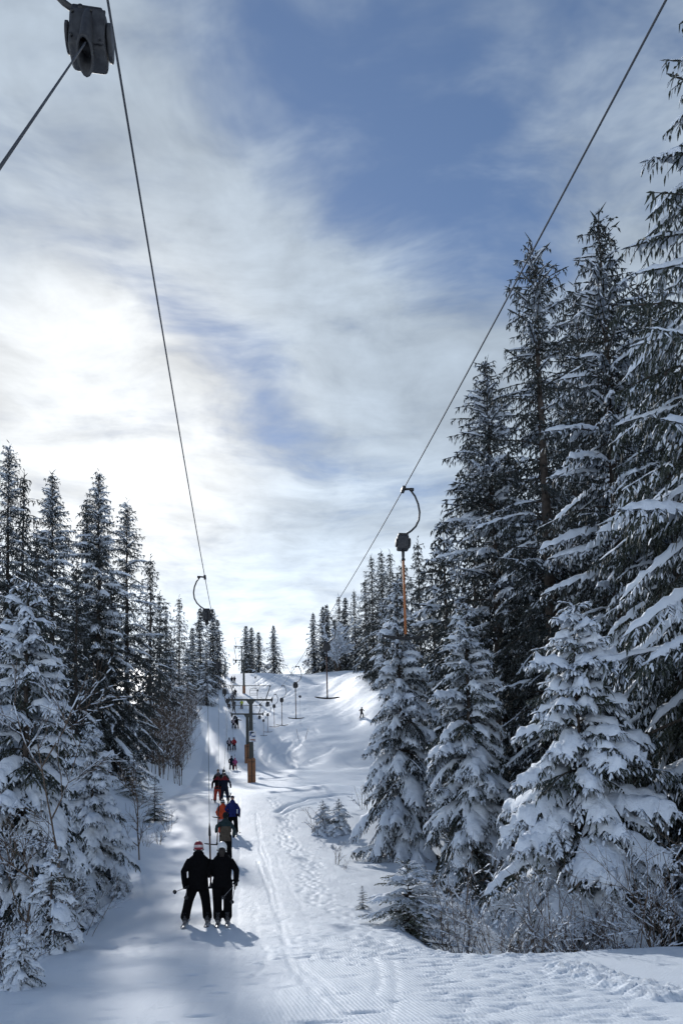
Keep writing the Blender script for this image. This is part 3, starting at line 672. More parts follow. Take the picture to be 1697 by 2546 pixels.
# crest, middle
for i, (kx, tx, ty, dd, lb) in enumerate((('far_b', 611, 1556, 212, 'left half of the double spruce behind the far pylon'), ('far_a', 624, 1560, 214, 'right half of the double spruce behind the far pylon'), ('far_b', 643, 1571, 213, 'slim spruce in the middle of the crest group'), ('far_a', 680, 1556, 211, 'lone broad spruce on the crest left of the sky gap'))):
    T_(kx, lb, (tx, ty), dd, rz=i * 2.1, wide=1.3)
# left, farther up
for i, (kx, tx, ty, dd, lb) in enumerate((
        ('mid_b', 444, 1480, 130, 'twin-topped spruce standing left of the loaded tow bars'), ('far_a', 497, 1512, 158, 'spruce on the left crest behind the second spring box'), ('far_b', 528, 1512, 164, 'tallest spruce right of the second spring box on the left crest'), ('far_a', 541, 1540, 168, 'last spruce of the left wood before the crest pylons'),
        ('far_b', 478, 1560, 150, 'low spruce in the left crest row'), ('mid_a', 412, 1500, 112, 'spruce in the dip between the tall left group and the twin-topped one'), ('mid_c', 465, 1610, 122, 'short frosty spruce under the left crest row'), ('mid_c', 513, 1600, 138, 'small frosty spruce leaning into the tow track on the left'), ('mid_c', 425, 1605, 100, 'squat snowy spruce above the bare thicket'),
        ('far_b', 560, 1635, 190, 'tiny spruce on the crest line beside the far riders'))):
    T_(kx, lb, (tx, ty), dd, rz=i * 1.7, wide=1.1)
# left, the tall dark group
for i, (kx, tx, ty, dd, lb, wd) in enumerate((
        ('tall_b', 26, 1100, 47, 'tallest thin-topped spruce at the far left', 1.0), ('mid_b', 62, 1168, 52, 'spruce with a short spire just right of the far-left tallest one', 1.1), ('tall_a', 132, 1172, 48, 'dark spruce with a blunt double top in the left group', 1.1), ('mid_a', 214, 1236, 55, 'lower spruce tucked left of the pointed left one', 1.1),
        ('tall_a', 250, 1172, 50, 'sharply pointed spruce in the middle of the left group', 1.05), ('tall_b', 317, 1240, 54, 'outermost tall spruce of the left group with side boughs over the sky', 1.1), ('mid_a', 95, 1330, 40, 'dark spruce below the double-topped one, behind the snowy young tree', 1.25), ('mid_b', -40, 1180, 45, 'spruce cut by the left edge of the picture', 1.2),
        ('mid_a', 372, 1380, 78, 'spruce stepping down right of the tall left group', 1.1), ('mid_a', 190, 1400, 44, 'dark spruce filling the foot of the left group', 1.3), ('mid_a', 280, 1430, 50, 'dark spruce at the right foot of the left group', 1.2), ('mid_b', 395, 1470, 92, 'slim spruce stepping down toward the bare thicket', 1.0))):
    T_(kx, lb, (tx, ty), dd, rz=.4 + i * 1.1, wide=wd)
# left, near
T_('laden_b', 'large snow-laden spruce at the left edge of the picture', (78, 1428), 17.0, rz=2.0, wide=1.1, base_px=60)
T_('laden_a', 'smaller snow-laden spruce crossed by the bare sapling on the left', (232, 1800), 21.5, rz=3.2, wide=.95)
T_('mid_c', 'dark spruce in shadow between the snow-laden ones on the left', (20, 1780), 22.0, rz=1.0, wide=1.3)
T_('small_snowy', 'little spruce bowed under a cap of snow below the bare sapling', (130, 2108), 13.6, rz=.3, wide=1.0)
T_('small_snowy', 'little snow-smothered spruce in the lower left corner', (52, 2300), 10.2, rz=1.5, wide=1.15)
T_('small_snowy', 'little snowy spruce poking over the left berm', (210, 2185), 17.5, rz=2.4, wide=1.15)
T_('small_snowy', 'little snowy spruce at the right end of the left berm', (298, 2165), 21.0, rz=4.0, wide=1.1)
T_('small_green', 'thin frosty spruce by the leaning bare tree on the left slope', (385, 1935), 40.0, rz=4.0, wide=.8)
T_('small_green', 'dark young spruce behind the leaning bare tree on the left slope', (332, 1870), 44.0, rz=.5, wide=1.0)
# right, small ones
T_('bushy', 'bushy green young spruce at the edge of the groomed snow on the right', (1012, 2145), 16.4, rz=.8, wide=1.05)
T_('small_green', 'tiny thin spruce left of the bushy green one', (900, 2205), 18.6, rz=2.8, wide=.8)
T_('small_snowy', 'left one of two small snowy spruces beside the footprints', (803, 1992), 35.4, rz=2.0, wide=1.35)
T_('small_snowy', 'right one of two small snowy spruces beside the footprints', (842, 1988), 35.0, rz=3.0, wide=1.45)
T_('small_snowy', 'snow buried spruce tip in front of the two small snowy spruces', (826, 2096), 31.5, rz=1.0, wide=1.2)

# ------------------------------------------------------------------ bare bushes and saplings
def make_bare(seed, n_stem, H, spread, levels=3, r0=.012, snow=.5, upright=.6, nsub=(3, 5), wob=.16, curve=0.0, sw=.014):
    rg = np.random.RandomState(seed); wood, sn = MB(), MB(); fp = [[], [], [], []]
    def grow(p, d, l, r, lev):
        n = 5; pts = [p]; dd = d.copy()
        for i in range(n):
            dd = norm(dd + rg.randn(3) * wob * .6 + np.array((0, 0, upright * .08)) * (1 if lev == 0 else .5)); q = pts[-1] + dd * l / n; pts.append(q)
            fp[0].append(pts[-2]); fp[1].append(dd); fp[2].append(l / n); fp[3].append(r * (1 - i / n * .6))
        wood.tube(pts, np.linspace(r, r * .45, n + 1), 4 if lev else 5, False)
        if lev < levels - 1:
            for k in range(rg.randint(nsub[0], nsub[1] + 1)):
                i = rg.randint(1 if lev else 1, n); a = rg.randn(3); a[2] = abs(a[2]) * upright * .8
                sd = norm(np.cross(dd, a)); d2 = norm(dd * .75 + sd * rg.uniform(.5, .95) + np.array((0, 0, .15 * upright)))
                grow(pts[i] + (pts[i + 1 if i < n else i] - pts[i]) * rg.rand(), d2, l * rg.uniform(.38, .62), r * .6, lev + 1)
    for k in range(n_stem):
        a = rg.rand() * 6.283; rr = spread * .35 * rg.rand() ** .5
        d = norm(np.array((math.cos(a) * spread * rg.uniform(.1, .9), math.sin(a) * spread * rg.uniform(.1, .9), H)) + np.array((curve, 0, 0)))
        grow(np.array((math.cos(a) * rr, math.sin(a) * rr, -.12)), d, H * rg.uniform(.55, 1.0), r0 * rg.uniform(.8, 1.2), 0)
    p, d, l, r = [np.array(x, float) for x in fp]
    keep = (np.hypot(d[:, 0], d[:, 1]) > .35) & (rg.rand(len(p)) < snow)
    snow_fingers(sn, p[keep] + np.array((0, 0, .004)), d[keep], l[keep] * 1.1, (sw * rg.uniform(.6, 1.2, len(p)))[keep], (sw * 1.6 * rg.uniform(.6, 1.3, len(p)))[keep], np.zeros(keep.sum()), 1.0)
    return wood.mesh('branches', 'twig'), sn.mesh('snow', 'tree_snow')
def place_bare(me, name, label, cat, px, d, py=None, rz=0., k=1., group=None, kz=None, dz=0.):
    x = at(px, 2100 if py is None else py, d).x
    o = thing(name, label, cat, (x, d, gz(x, d) + dz), rz, group); o.scale = (k, k, kz or k)
    link('branches', me[0], o)
    if len(me[1].polygons): link('snow', me[1], o)['kind'] = 'stuff'
    return o
BU = [make_bare(61 + i, 8, 2.3, 1.5, 4, .012, .40, .55, (2, 4), .15, sw=.011) for i in range(3)]
for i, (px, d, k, lb) in enumerate(((1120, 15.4, .86, 'bare bush of reddish stems right of the bushy green spruce'), (1190, 14.6, .85, 'second bare snow-dusted bush from the bushy green spruce'), (1285, 13.8, .95, 'tangled bare bush at the dip in the snow edge'), (1385, 14.2, 1.05, 'bare snowy bush in front of the thick-padded young spruce'), (1490, 13.6, 1.0, 'broad bare bush right of the thick-padded young spruce'), (1590, 13.4, 1.05, 'bare bush in front of the edge-cut giant spruce'), (1680, 13.2, 1.0, 'bare bush cut by the right edge of the picture'), (1440, 13.0, .62, 'low bare bush just over the snow lip on the right'), (1240, 13.2, .55, 'smallest bare bush just behind the snow lip'), (1560, 12.9, .6, 'low bare twigs in front of the right-hand bushes'))):
    place_bare(BU[i % 3], 'bare_bush', lb, 'bush', px, d, rz=i * 1.9, k=k * 1.12)
SA = [make_bare(71, 1, 4.2, .25, 4, .024, .5, .75, (5, 7), .12, sw=.012), make_bare(72, 1, 3.9, .3, 4, .030, .2, .9, (5, 6), .12, sw=.012)]
place_bare(SA[0], 'bare_tree', 'bare deciduous sapling with snow-lined twigs in front of the left spruces', 'tree', 158, 15.0, rz=.6, k=1.02)
place_bare(SA[1], 'bare_tree', 'thinner bare sapling against the large snow-laden left spruce', 'tree', 72, 16.0, rz=3.1, k=.98)
place_bare(SA[1], 'bare_tree', 'leaning slim bare tree alone on the open left slope', 'tree', 352, 27.6, rz=2.2, k=1.0)
place_bare(BU[1], 'bare_bush', 'bare snowy bush under the left berm by the bowed little spruce', 'bush', 190, 15.5, rz=2.6, k=.62)
place_bare(BU[2], 'bare_bush', 'bare snowy bush at the left edge above the corner spruce', 'bush', 18, 12.5, rz=4.6, k=.66)
SHR = [make_bare(81 + i, 4, 1.1, .5, 3, .012, .3, .8, (2, 4), .12) for i in range(2)]
for i, (px, d, k, lb) in enumerate(((395, 33, .9, 'few bare twigs poking from the snow right of the leaning slim tree'), (420, 37, 1.0, 'forked bare twigs on the left slope near the tow track'), (365, 31.5, .7, 'lowest bare twigs at the foot of the leaning slim tree'), (835, 27.5, .75, 'dry forked twig standing in the snow left of the tiny thin spruce'), (856, 26.0, .4, 'short dry twig beside the dry forked one'), (790, 35.2, 1.2, 'bare twigs around the two small snowy spruces'), (905, 44, 1.6, 'leaning bare stem at the foot of the dark based spruce'), (735, 186, 2.6, 'faint bare shrub in the sky gap on the crest'))):
    place_bare(SHR[i % 2], 'bare_shrub', lb, 'shrub', px, d, rz=i * 2.1, k=k)
TH = [make_bare(91 + i, 2, 6.0, .7, 3, .025, .12, 1.1, (4, 7), .07, sw=.03) for i in range(4)]
rg = np.random.RandomState(5)
for i in range(64):
    d = 66 + 52 * rg.rand(); px = 375 + 85 * rg.rand() + (d - 80) * .8
    place_bare(TH[i % 4], 'bare_sapling', 'thin bare sapling of the thicket left of the tow track', 'tree', px, d, rz=rg.rand() * 6, k=.75 + .5 * rg.rand(), group='bare saplings of the left thicket')
FR = make_bare(99, 6, 6.0, 2.6, 4, .04, 1.0, .6, (4, 5), .12, sw=.08)
place_bare(FR, 'frosted_tree', 'pale rime-covered deciduous tree at the foot of the crest spruces on the right', 'tree', 845, 184, rz=.5, k=1.5)

# ------------------------------------------------------------------ the drag lift
import bmesh
LRZ = math.atan(-TX)                          # heading of the lift line
LDIR = Vector((TX, 1, 0)).normalized(); LLAT = Vector((1, -TX, 0)).normalized()
MC = -.134
_cz = [(-60, 6.6), (-25, 7.2), (0, 7.80), (5.35, 8.14), (8, 8.34), (12.25, 8.68), (14.85, 8.93), (19, 9.36), (24.75, 10.1), (37.9, 11.9), (45.25, 12.86), (57, 14.6), (75, 17.57)]
P1L, P1R = at(571, 1733, 75), at(676, 1733, 75)
def cable_pt(side, d):
    p = P1L if side < 0 else P1R
    t = np.interp(d, [a for a, b in _cz], [b for a, b in _cz])
    if d <= 75: return Vector((p.x + (MC if side > 0 else -.1329) * (d - 75), d, float(t)))
    k = [(75, (P1L, P1R)[side > 0]), (97, at(575 if side < 0 else 655, 1771, 97)), (156, at(581 if side < 0 else 630, 1641, 156)), (216, at(584 if side < 0 else 618, 1604, 216)), (262, at(586 if side < 0 else 614, 1640, 262))]
    for (a, pa), (b, pb) in zip(k, k[1:]):
        if d <= b:
            u = (d - a) / (b - a); q = pa.lerp(pb, u); q.z -= 1.2 * u * (1 - u) * (1 if b > 97 else .3); return q
    return k[-1][1]
def rounded(mb, c, size, bev, rot=None, seg=2):
    bm = bmesh.new(); bmesh.ops.create_cube(bm, size=1.0)
    for v in bm.verts: v.co = Vector((v.co.x * size[0], v.co.y * size[1], v.co.z * size[2]))
    bmesh.ops.bevel(bm, geom=bm.edges[:], offset=bev, segments=seg, affect='EDGES', profile=.5)
    bmesh.ops.triangulate(bm, faces=bm.faces[:])
    bm.verts.index_update(); v = np.array([tuple(a.co) for a in bm.verts]); f = [[q.index for q in fc.verts] for fc in bm.faces]; bm.free()
    if rot is not None: v = v @ np.array(rot).T
    mb.add(v + np.array(c), None, f)

for side, lb in ((-1, 'uphill strand of the steel haul cable, left of the pylons'), (1, 'downhill strand of the steel haul cable, right of the pylons')):
    ds = np.concatenate([np.linspace(-50, 75, 90), np.linspace(76, 262, 60)])
    pts = [cable_pt(side, float(d)) for d in ds]
    z = np.array([p.z for p in pts]); z[1:88] = np.convolve(np.pad(z, 4, 'edge'), np.ones(9) / 9, 'valid')[1:88]
    for p, q in zip(pts, z): p.z = float(q)
    mb = MB(); mb.tube(pts, .0102, 7)
    tag(mb.build('haul_cable', 'cable'), lb, 'cable', 'haul cables')
def cab(side, d):                              # the smoothed height is within a few centimetres
    p = cable_pt(side, d); zs = [cable_pt(side, d + k).z for k in np.linspace(-5.6, 5.6, 9)] if d < 69 else [p.z]
    p.z = sum(zs) / len(zs); return p

def twist_rope(mb, a, b, r=.006, n=2):
    mb.tube([a, b], r, 6)

def hanger(side, d, label, group, carry=None, mast='mast_brown', nozzle_detail=False, swing=0.0):
    """a T-bar hanger on the cable; carry = (mast top, cross bar centre, heading) in the world for one that pulls riders"""
    c = cab(side, d)
    o = thing('tow_bar', label, 'tow bar', c, LRZ, group); o.rotation_euler = (0, swing, LRZ)
    s = side
    m = MB(); rounded(m, (0, 0, 0), (.07, .22, .07), .015); m.tube([(0, 0, 0), (.10 * s, 0, .012), (.215 * s, 0, .012)], [.022, .024, .02], 8); rounded(m, (.17 * s, 0, .005), (.09, .05, .06), .012)
    m.build('clamp', 'dark_steel', o)
    m = MB(); arc = [(.155, -.02), (.235, -.13), (.295, -.29), (.32, -.46), (.30, -.62), (.23, -.76), (.13, -.86), (.03, -.925)]
    m.tube([(x * s, 0, z) for x, z in arc], .020, 8); m.build('arm', 'dark_steel', o)
    bx = -.045 * s
    m = MB(); rounded(m, (bx, 0, -1.115), (.235, .19, .285), .035, seg=3); m.tube([(bx - .125, 0, -1.11), (bx - .14, 0, -1.11)], .085, 14); m.tube([(bx + .125, 0, -1.11), (bx + .145, 0, -1.11)], .10, 14)
    box = m.build('spring_box', 'box_grey', o)
    m = MB(); rounded(m, (bx + .01 * s, 0, -.955), (.20, .13, .06), .015); m.tube([(bx - .05, -.07, -.95), (bx - .05, .07, -.95)], .018, 8); m.tube([(bx + .06, -.08, -.97), (bx + .06, .08, -.97)], .014, 8)
    m.build('yoke', 'dark_steel', box)
    if carry is None:
        m = MB(); m.tube([(bx, 0, -1.25), (bx, 0, -1.38), (bx, 0, -1.44)], [.034, .030, .022], 10); m.build('nozzle', 'box_grey', box)
        m = MB(); rounded(m, (bx, 0, -1.455), (.075, .06, .05), .015); m.build('collar', 'rubber', o)
        m = MB(); m.tube([(bx, 0, -1.45), (bx, 0, -3.00)], [.024, .026], 9); m.build('mast', mast, o)
        xs = np.linspace(-.475, .475, 13); m = MB()
        m.tube([(bx + x, 0, -3.055 + .055 * abs(x / .475) ** 1.6) for x in xs], [.012] + [.025 + .008 * (1 - abs(x / .475)) for x in xs[1:-1]] + [.012], 8)
        m.tube([(bx, 0, -2.96), (bx, 0, -3.055)], [.022, .045], 9); m.build('cross_bar', 'rubber', o)
    else:
        top, bar, _ = carry
        inv = (Matrix.Translation(c) @ Matrix.Rotation(LRZ, 4, 'Z') @ Matrix.Rotation(swing, 4, 'Y')).inverted()
        t_, b_ = inv @ Vector(top), inv @ Vector(bar)
        e = Vector((bx - .005 * s, -.115, -1.345)); a = Vector((bx - .005 * s, -.05, -1.00))
        m = MB(); ax = (e - a).normalized(); sidev = Vector((1, 0, 0)); upv = sidev.cross(ax).normalized()
        th = np.arange(16) * 2 * np.pi / 16; rings = []
        for u, rx, ry in ((0, .038, .05), (.35, .042, .075), (.85, .046, .085), (1.0, .054, .092), (1.03, .050, .088), (1.02, .040, .075), (.55, .034, .06)):
            cc = a.lerp(e, u)
            # the mouth is cut steeply so that it opens toward the riders
            rings.append([tuple(cc + sidev * (rx * math.cos(q)) + upv * (ry * math.sin(q)) + ax * (.045 * math.sin(q) * (u > .3))) for q in th])
        V = np.array(rings).reshape(-1, 3); n_ = 16; Q = [(i * n_ + k, i * n_ + (k + 1) % n_, (i + 1) * n_ + (k + 1) % n_, (i + 1) * n_ + k) for i in range(len(rings) - 1) for k in range(n_)]
        m.add(V, Q); m.build('nozzle', 'box_grey', box)
        m = MB(); cc = a.lerp(e, .58); m.add([tuple(cc + sidev * (.036 * math.cos(q)) + upv * (.062 * math.sin(q)) + ax * (.04 * math.sin(q))) for q in th] + [tuple(cc)], None, [(k, (k + 1) % 16, 16) for k in range(16)]); m.build('nozzle_throat', 'sign_dark', box)
        if nozzle_detail:
            m = MB()
            for (x, y, z) in ((bx - .09, -.102, -1.03), (bx + .09, -.102, -1.22), (bx - .09, -.102, -1.20), (bx + .03, -.102, -1.01)): m.tube([(x, y + .004, z), (x, y - .008, z)], .010, 8)
            m.tube([(bx + .04, -.05, -1.25), (bx + .04, -.05, -1.275)], .008, 8)
            tag(m.build('bolt', 'dark_steel', box), kind='stuff')
            m = MB(); rounded(m, (bx + .075, -.104, -1.12), (.085, .012, .24), .005); m.build('cover_panel', 'box_grey', box)
        m = MB(); m.tube([a.lerp(e, .62), t_], .0052, 6); m.build('rope', 'cable', o)
        dirv = (b_ - t_).normalized(); L_ = (b_ - t_).length
        m = MB(); m.tube([t_ - dirv * .16, t_ - dirv * .05, t_ + dirv * .12, t_ + dirv * .16], [.007, .022, .032, .024], 9); m.build('rope_sleeve', 'rubber', o)
        m = MB(); m.tube([t_ + dirv * .1, b_], .021, 9); m.build('mast', mast, o)
        m = MB(); xs = np.linspace(-.475, .475, 13)
        m.tube([b_ + Vector((x, -.02 * abs(x / .475), .055 * abs(x / .475) ** 1.6)) for x in xs], [.014] + [.024] * 11 + [.014], 8); m.tube([b_ - dirv * .12, b_], [.022, .045], 9); m.build('cross_bar', 'rubber', o)
    return o

# empty bars coming down on the right
GD = 'empty tow bars going downhill'
def depth_on(side, px):                        # distance at which the cable crosses a column of the photograph
    best = min(np.arange(6, 215, .25), key=lambda q: abs((lambda p: X0 + F * (p - Vector((0, 0, EYE))).dot(_r) / (p - Vector((0, 0, EYE))).dot(_f))(cable_pt(side, float(q))) - px))
    return float(best)
for d, lb, mt in ((14.75, 'empty tow bar with an orange mast, nearest of the downhill row', 'mast_orange'), (28.0, 'second empty tow bar down the row, hanging before the crest spruces', 'mast_brown'), (43.5, 'third empty downhill tow bar, left of the round disc on its pole', 'mast_brown'), (57.5, 'fourth empty downhill tow bar', 'mast_brown'), (70.0, 'fifth empty downhill tow bar, beside the front pylon arm', 'mast_brown'), (84.0, 'sixth empty downhill tow bar, right of the front pylon column', 'mast_brown'), (96.5, 'seventh empty downhill tow bar, closest to the poster', 'mast_brown'), (110.0, 'eighth empty downhill tow bar, behind the second pylon arm', 'mast_brown'), (124.0, 'ninth empty downhill tow bar, beside the railing hoop', 'mast_brown'), (139.0, 'tenth empty downhill tow bar, high on the slope', 'mast_brown'), (172.0, 'farthest empty downhill tow bar below the crest', 'mast_brown')):
    hanger(1, d, lb, GD, mast=mt)

# ------------------------------------------------------------------ pylons
def pylon(label, d, arm_px, base_px, frame_h, sign=False, pads=2, arm_off=0.0, hoop=True):
    ax0 = at(arm_px[0], arm_px[2], d); ax1 = at(arm_px[1], arm_px[2], d)
    cx = (ax0.x + ax1.x) / 2; za = (ax0.z + ax1.z) / 2 - .12; half = (ax1.x - ax0.x) / 2
    z0 = gz(cx, d) - .3; h = za - z0
    o = thing('lift_pylon', label, 'pylon', (cx, d, z0), LRZ, 'lift pylons')
    def ring(z, a, b): return [(-a, -b, z), (a, -b, z), (a, b, z), (-a, b, z)]
    m = MB(); prof = [(0, .25, .25), (h * .5, .21, .21), (h - .75, .175, .18), (h - .45, .175, .18), (h - .16, .38, .18), (h - .1, .38, .18)]
    V = sum((ring(*p) for p in prof), []); n = len(prof)
    m.add(V, [(i * 4 + k, i * 4 + (k + 1) % 4, i * 4 + 4 + (k + 1) % 4, i * 4 + 4 + k) for i in range(n - 1) for k in range(4)] + [(n * 4 - 4, n * 4 - 3, n * 4 - 2, n * 4 - 1)])
    for q in (-.13, .13): m.box((q, -.275 + .03, h * .5), (.03, .05, h * .9))
    m.build('column', 'steel', o, smooth=False)
    m = MB(); rounded(m, (0, 0, h), (2 * half + .12, .24, .16), .03)
    for x in np.linspace(-half, half, 6): rounded(m, (x, -.02, h - .11), (.05, .16, .06), .01)
    arm = m.build('cross_arm', 'steel', o, smooth=False)
    for s in (-1, 1):
        m = MB(); rounded(m, (s * (half - .45), -.9, h - .62), (.34, 1.6, .20), .05); m.tube([(s * (half - .45), -.25, h - .1), (s * (half - .45), -.35, h - .58)], .04, 8); m.build('counterweight_beam', 'dark_steel', o)
        m = MB(); rounded(m, (s * half, .0, h + .02), (.07, 1.7, .10), .02)
        m.tube([(s * half, 0, h - .05), (s * (half - .05), 0, h + .06)], .06, 8)
        bt = m.build('sheave_bank', 'dark_steel', o)
        for k, y in enumerate((-.72, -.28, .28, .72)):
            m = MB(); w = .035 * s; m.tube([(s * half + w, y, h - .015 + .01), (s * half + w * 2.6, y, h - .005)], .16, 16); m.build('sheave', 'rubber', bt)
    # maintenance frame above the arm
    if frame_h:
        m = MB(); fh = h + frame_h; x1 = half * .98; x0 = half * .72
        m.tube([(-x1, .1, fh), (x1, .1, fh)], .035, 8)
        for s in (-1, 1): m.tube([(s * x1 * .96, .1, fh), (s * x0, .1, h + .05)], .045, 8); m.tube([(s * x1 * .96, .1, fh - .02), (s * x1 * .99, .1, fh + .05)], .05, 8)
        m.build('lifting_frame', 'steel', o)
    if hoop:
        m = MB(); hx = .30
        for y in (-.12, .55): 
            m.tube([(hx - .36, y, h + .05), (hx - .36, y, h + 1.02), (hx - .30, y, h + 1.1), (hx + .30, y, h + 1.1), (hx + .36, y, h + 1.02), (hx + .36, y, h + .05)], .02, 6); m.tube([(hx - .36, y, h + .58), (hx + .36, y, h + .58)], .017, 6)
        m.build('railing_hoop', 'steel', o)
    # ladder rungs down the column
    for k, z in enumerate(np.arange(2.6, h - .8, .45)):
        m = MB(); m.tube([(.22, .12, z), (.42, .12, z), (.42, .16, z)], .012, 5); m.build('rung', 'steel', o)
    ph = 2.3 + .3 if pads > 1 else 1.9
    for k, (x, y, a, b) in enumerate(((-.185, -.33, .31, .12), (.19, -.33, .31, .12), (-.335, .0, .12, .52), (.335, .0, .12, .52))[:4 if pads > 1 else 2]):
        m = MB(); rounded(m, (x * (1.0 if pads > 1 else .8), y, ph / 2 + (.10 if k == 1 else 0)), (a, b, ph), .045); m.build('crash_pad', 'padding', o)
    if pads > 1:
        m = MB()
        for z in (.7, 2.1): m.box((0, -.395, z + .2), (.70, .012, .05))
        m.build('strap', 'rubber', o)
    if sign:
        zs = h * .565
        m = MB(); rounded(m, (.14, -.33, zs), (.70, .03, 1.10), .008); sg = m.build('poster', 'sign_white', o, smooth=False)
        def patch(nm, mat, pts, y=-.349):
            mm = MB(); c_ = np.mean(pts, axis=0); V = [(.14 + p[0], y, zs + p[1]) for p in pts] + [(.14 + c_[0], y, zs + c_[1])]; k_ = len(pts)
            mm.add(V, None, [(i, (i + 1) % k_, k_) for i in range(k_)]); mm.build(nm, mat, sg, smooth=False)
        patch('printed_patch', 'sign_blue', [(-.29, .46), (-.05, .50), (.10, .40), (-.08, .34), (-.12, .18), (-.20, .02), (-.29, .0)])
        patch('printed_patch', 'sign_dark', [(-.20, .42), (.08, .45), (.18, .36), (0, .30), (-.14, .22)], -.351)
        patch('printed_patch', 'sign_blue', [(-.14, .10), (.10, .06), (.29, .10), (.29, -.06), (.10, -.10), (-.10, -.02)])
        patch('printed_patch', 'sign_red', [(-.28, -.30), (.10, -.26), (.27, -.32), (.24, -.42), (-.22, -.40)])
        patch('printed_patch', 'sign_blue', [(-.10, -.46), (.28, -.44), (.28, -.50), (-.10, -.52)], -.351)
    return o
pylon('front pylon with a poster on its column and orange crash pads at its foot', 75, (571, 675, 1737), 1947, 1.45, True)
pylon('second pylon half hidden behind the front one, with a low cross arm', 97, (576, 653, 1773), 1907, 1.15, hoop=False)
pylon('third pylon with one orange pad, standing up to the crest trees', 156, (581, 630, 1640), 1742, 2.6, pads=1)
pylon('farthest pylon beyond the crest with only its frames above the snow', 216, (583, 618, 1606), 1660, 2.5, pads=1)

# ------------------------------------------------------------------ small things on the slope
x, y = at(746, 1758, 118).x, 118
o = thing('slope_marker', 'round dark disc on a thin pole on the open slope', 'sign', (x, y, gz(x, y)), 0)
zt = at(746, 1732, 118).z - gz(x, y)
m = MB(); m.tube([(0, 0, -.2), (0, 0, zt)], .035, 8); m.build('pole', 'sign_white', o)
m = MB(); m.tube([(0, -.03, zt), (0, .03, zt)], .21, 18); m.build('disc', 'sign_dark', o)
for i, (px, lean, lb) in enumerate(((742, -.35, 'left leaning stake stuck in the snow below the round disc'), (756, .55, 'right leaning stake stuck in the snow below the round disc'))):
    x = at(px, 1775, 108).x
    m = MB(); m.tube([(0, 0, -.2), (lean, 0, 1.6)], .03, 6)
    q = m.build('snow_stake', 'pole_shaft'); q.location = (x, 108, gz(x, 108)); tag(q, lb, 'stake')

# ------------------------------------------------------------------ riders
def cloth(name, c, k=.6):
    if name not in M: M[name] = material(name, c, .9, noise=(9, tuple(a * k for a in c), .25), bump=(16, .35, .03), spec=.15)
    return name
def rot_to(a, b):
    return Vector(a).rotation_difference(Vector(b)).to_matrix()

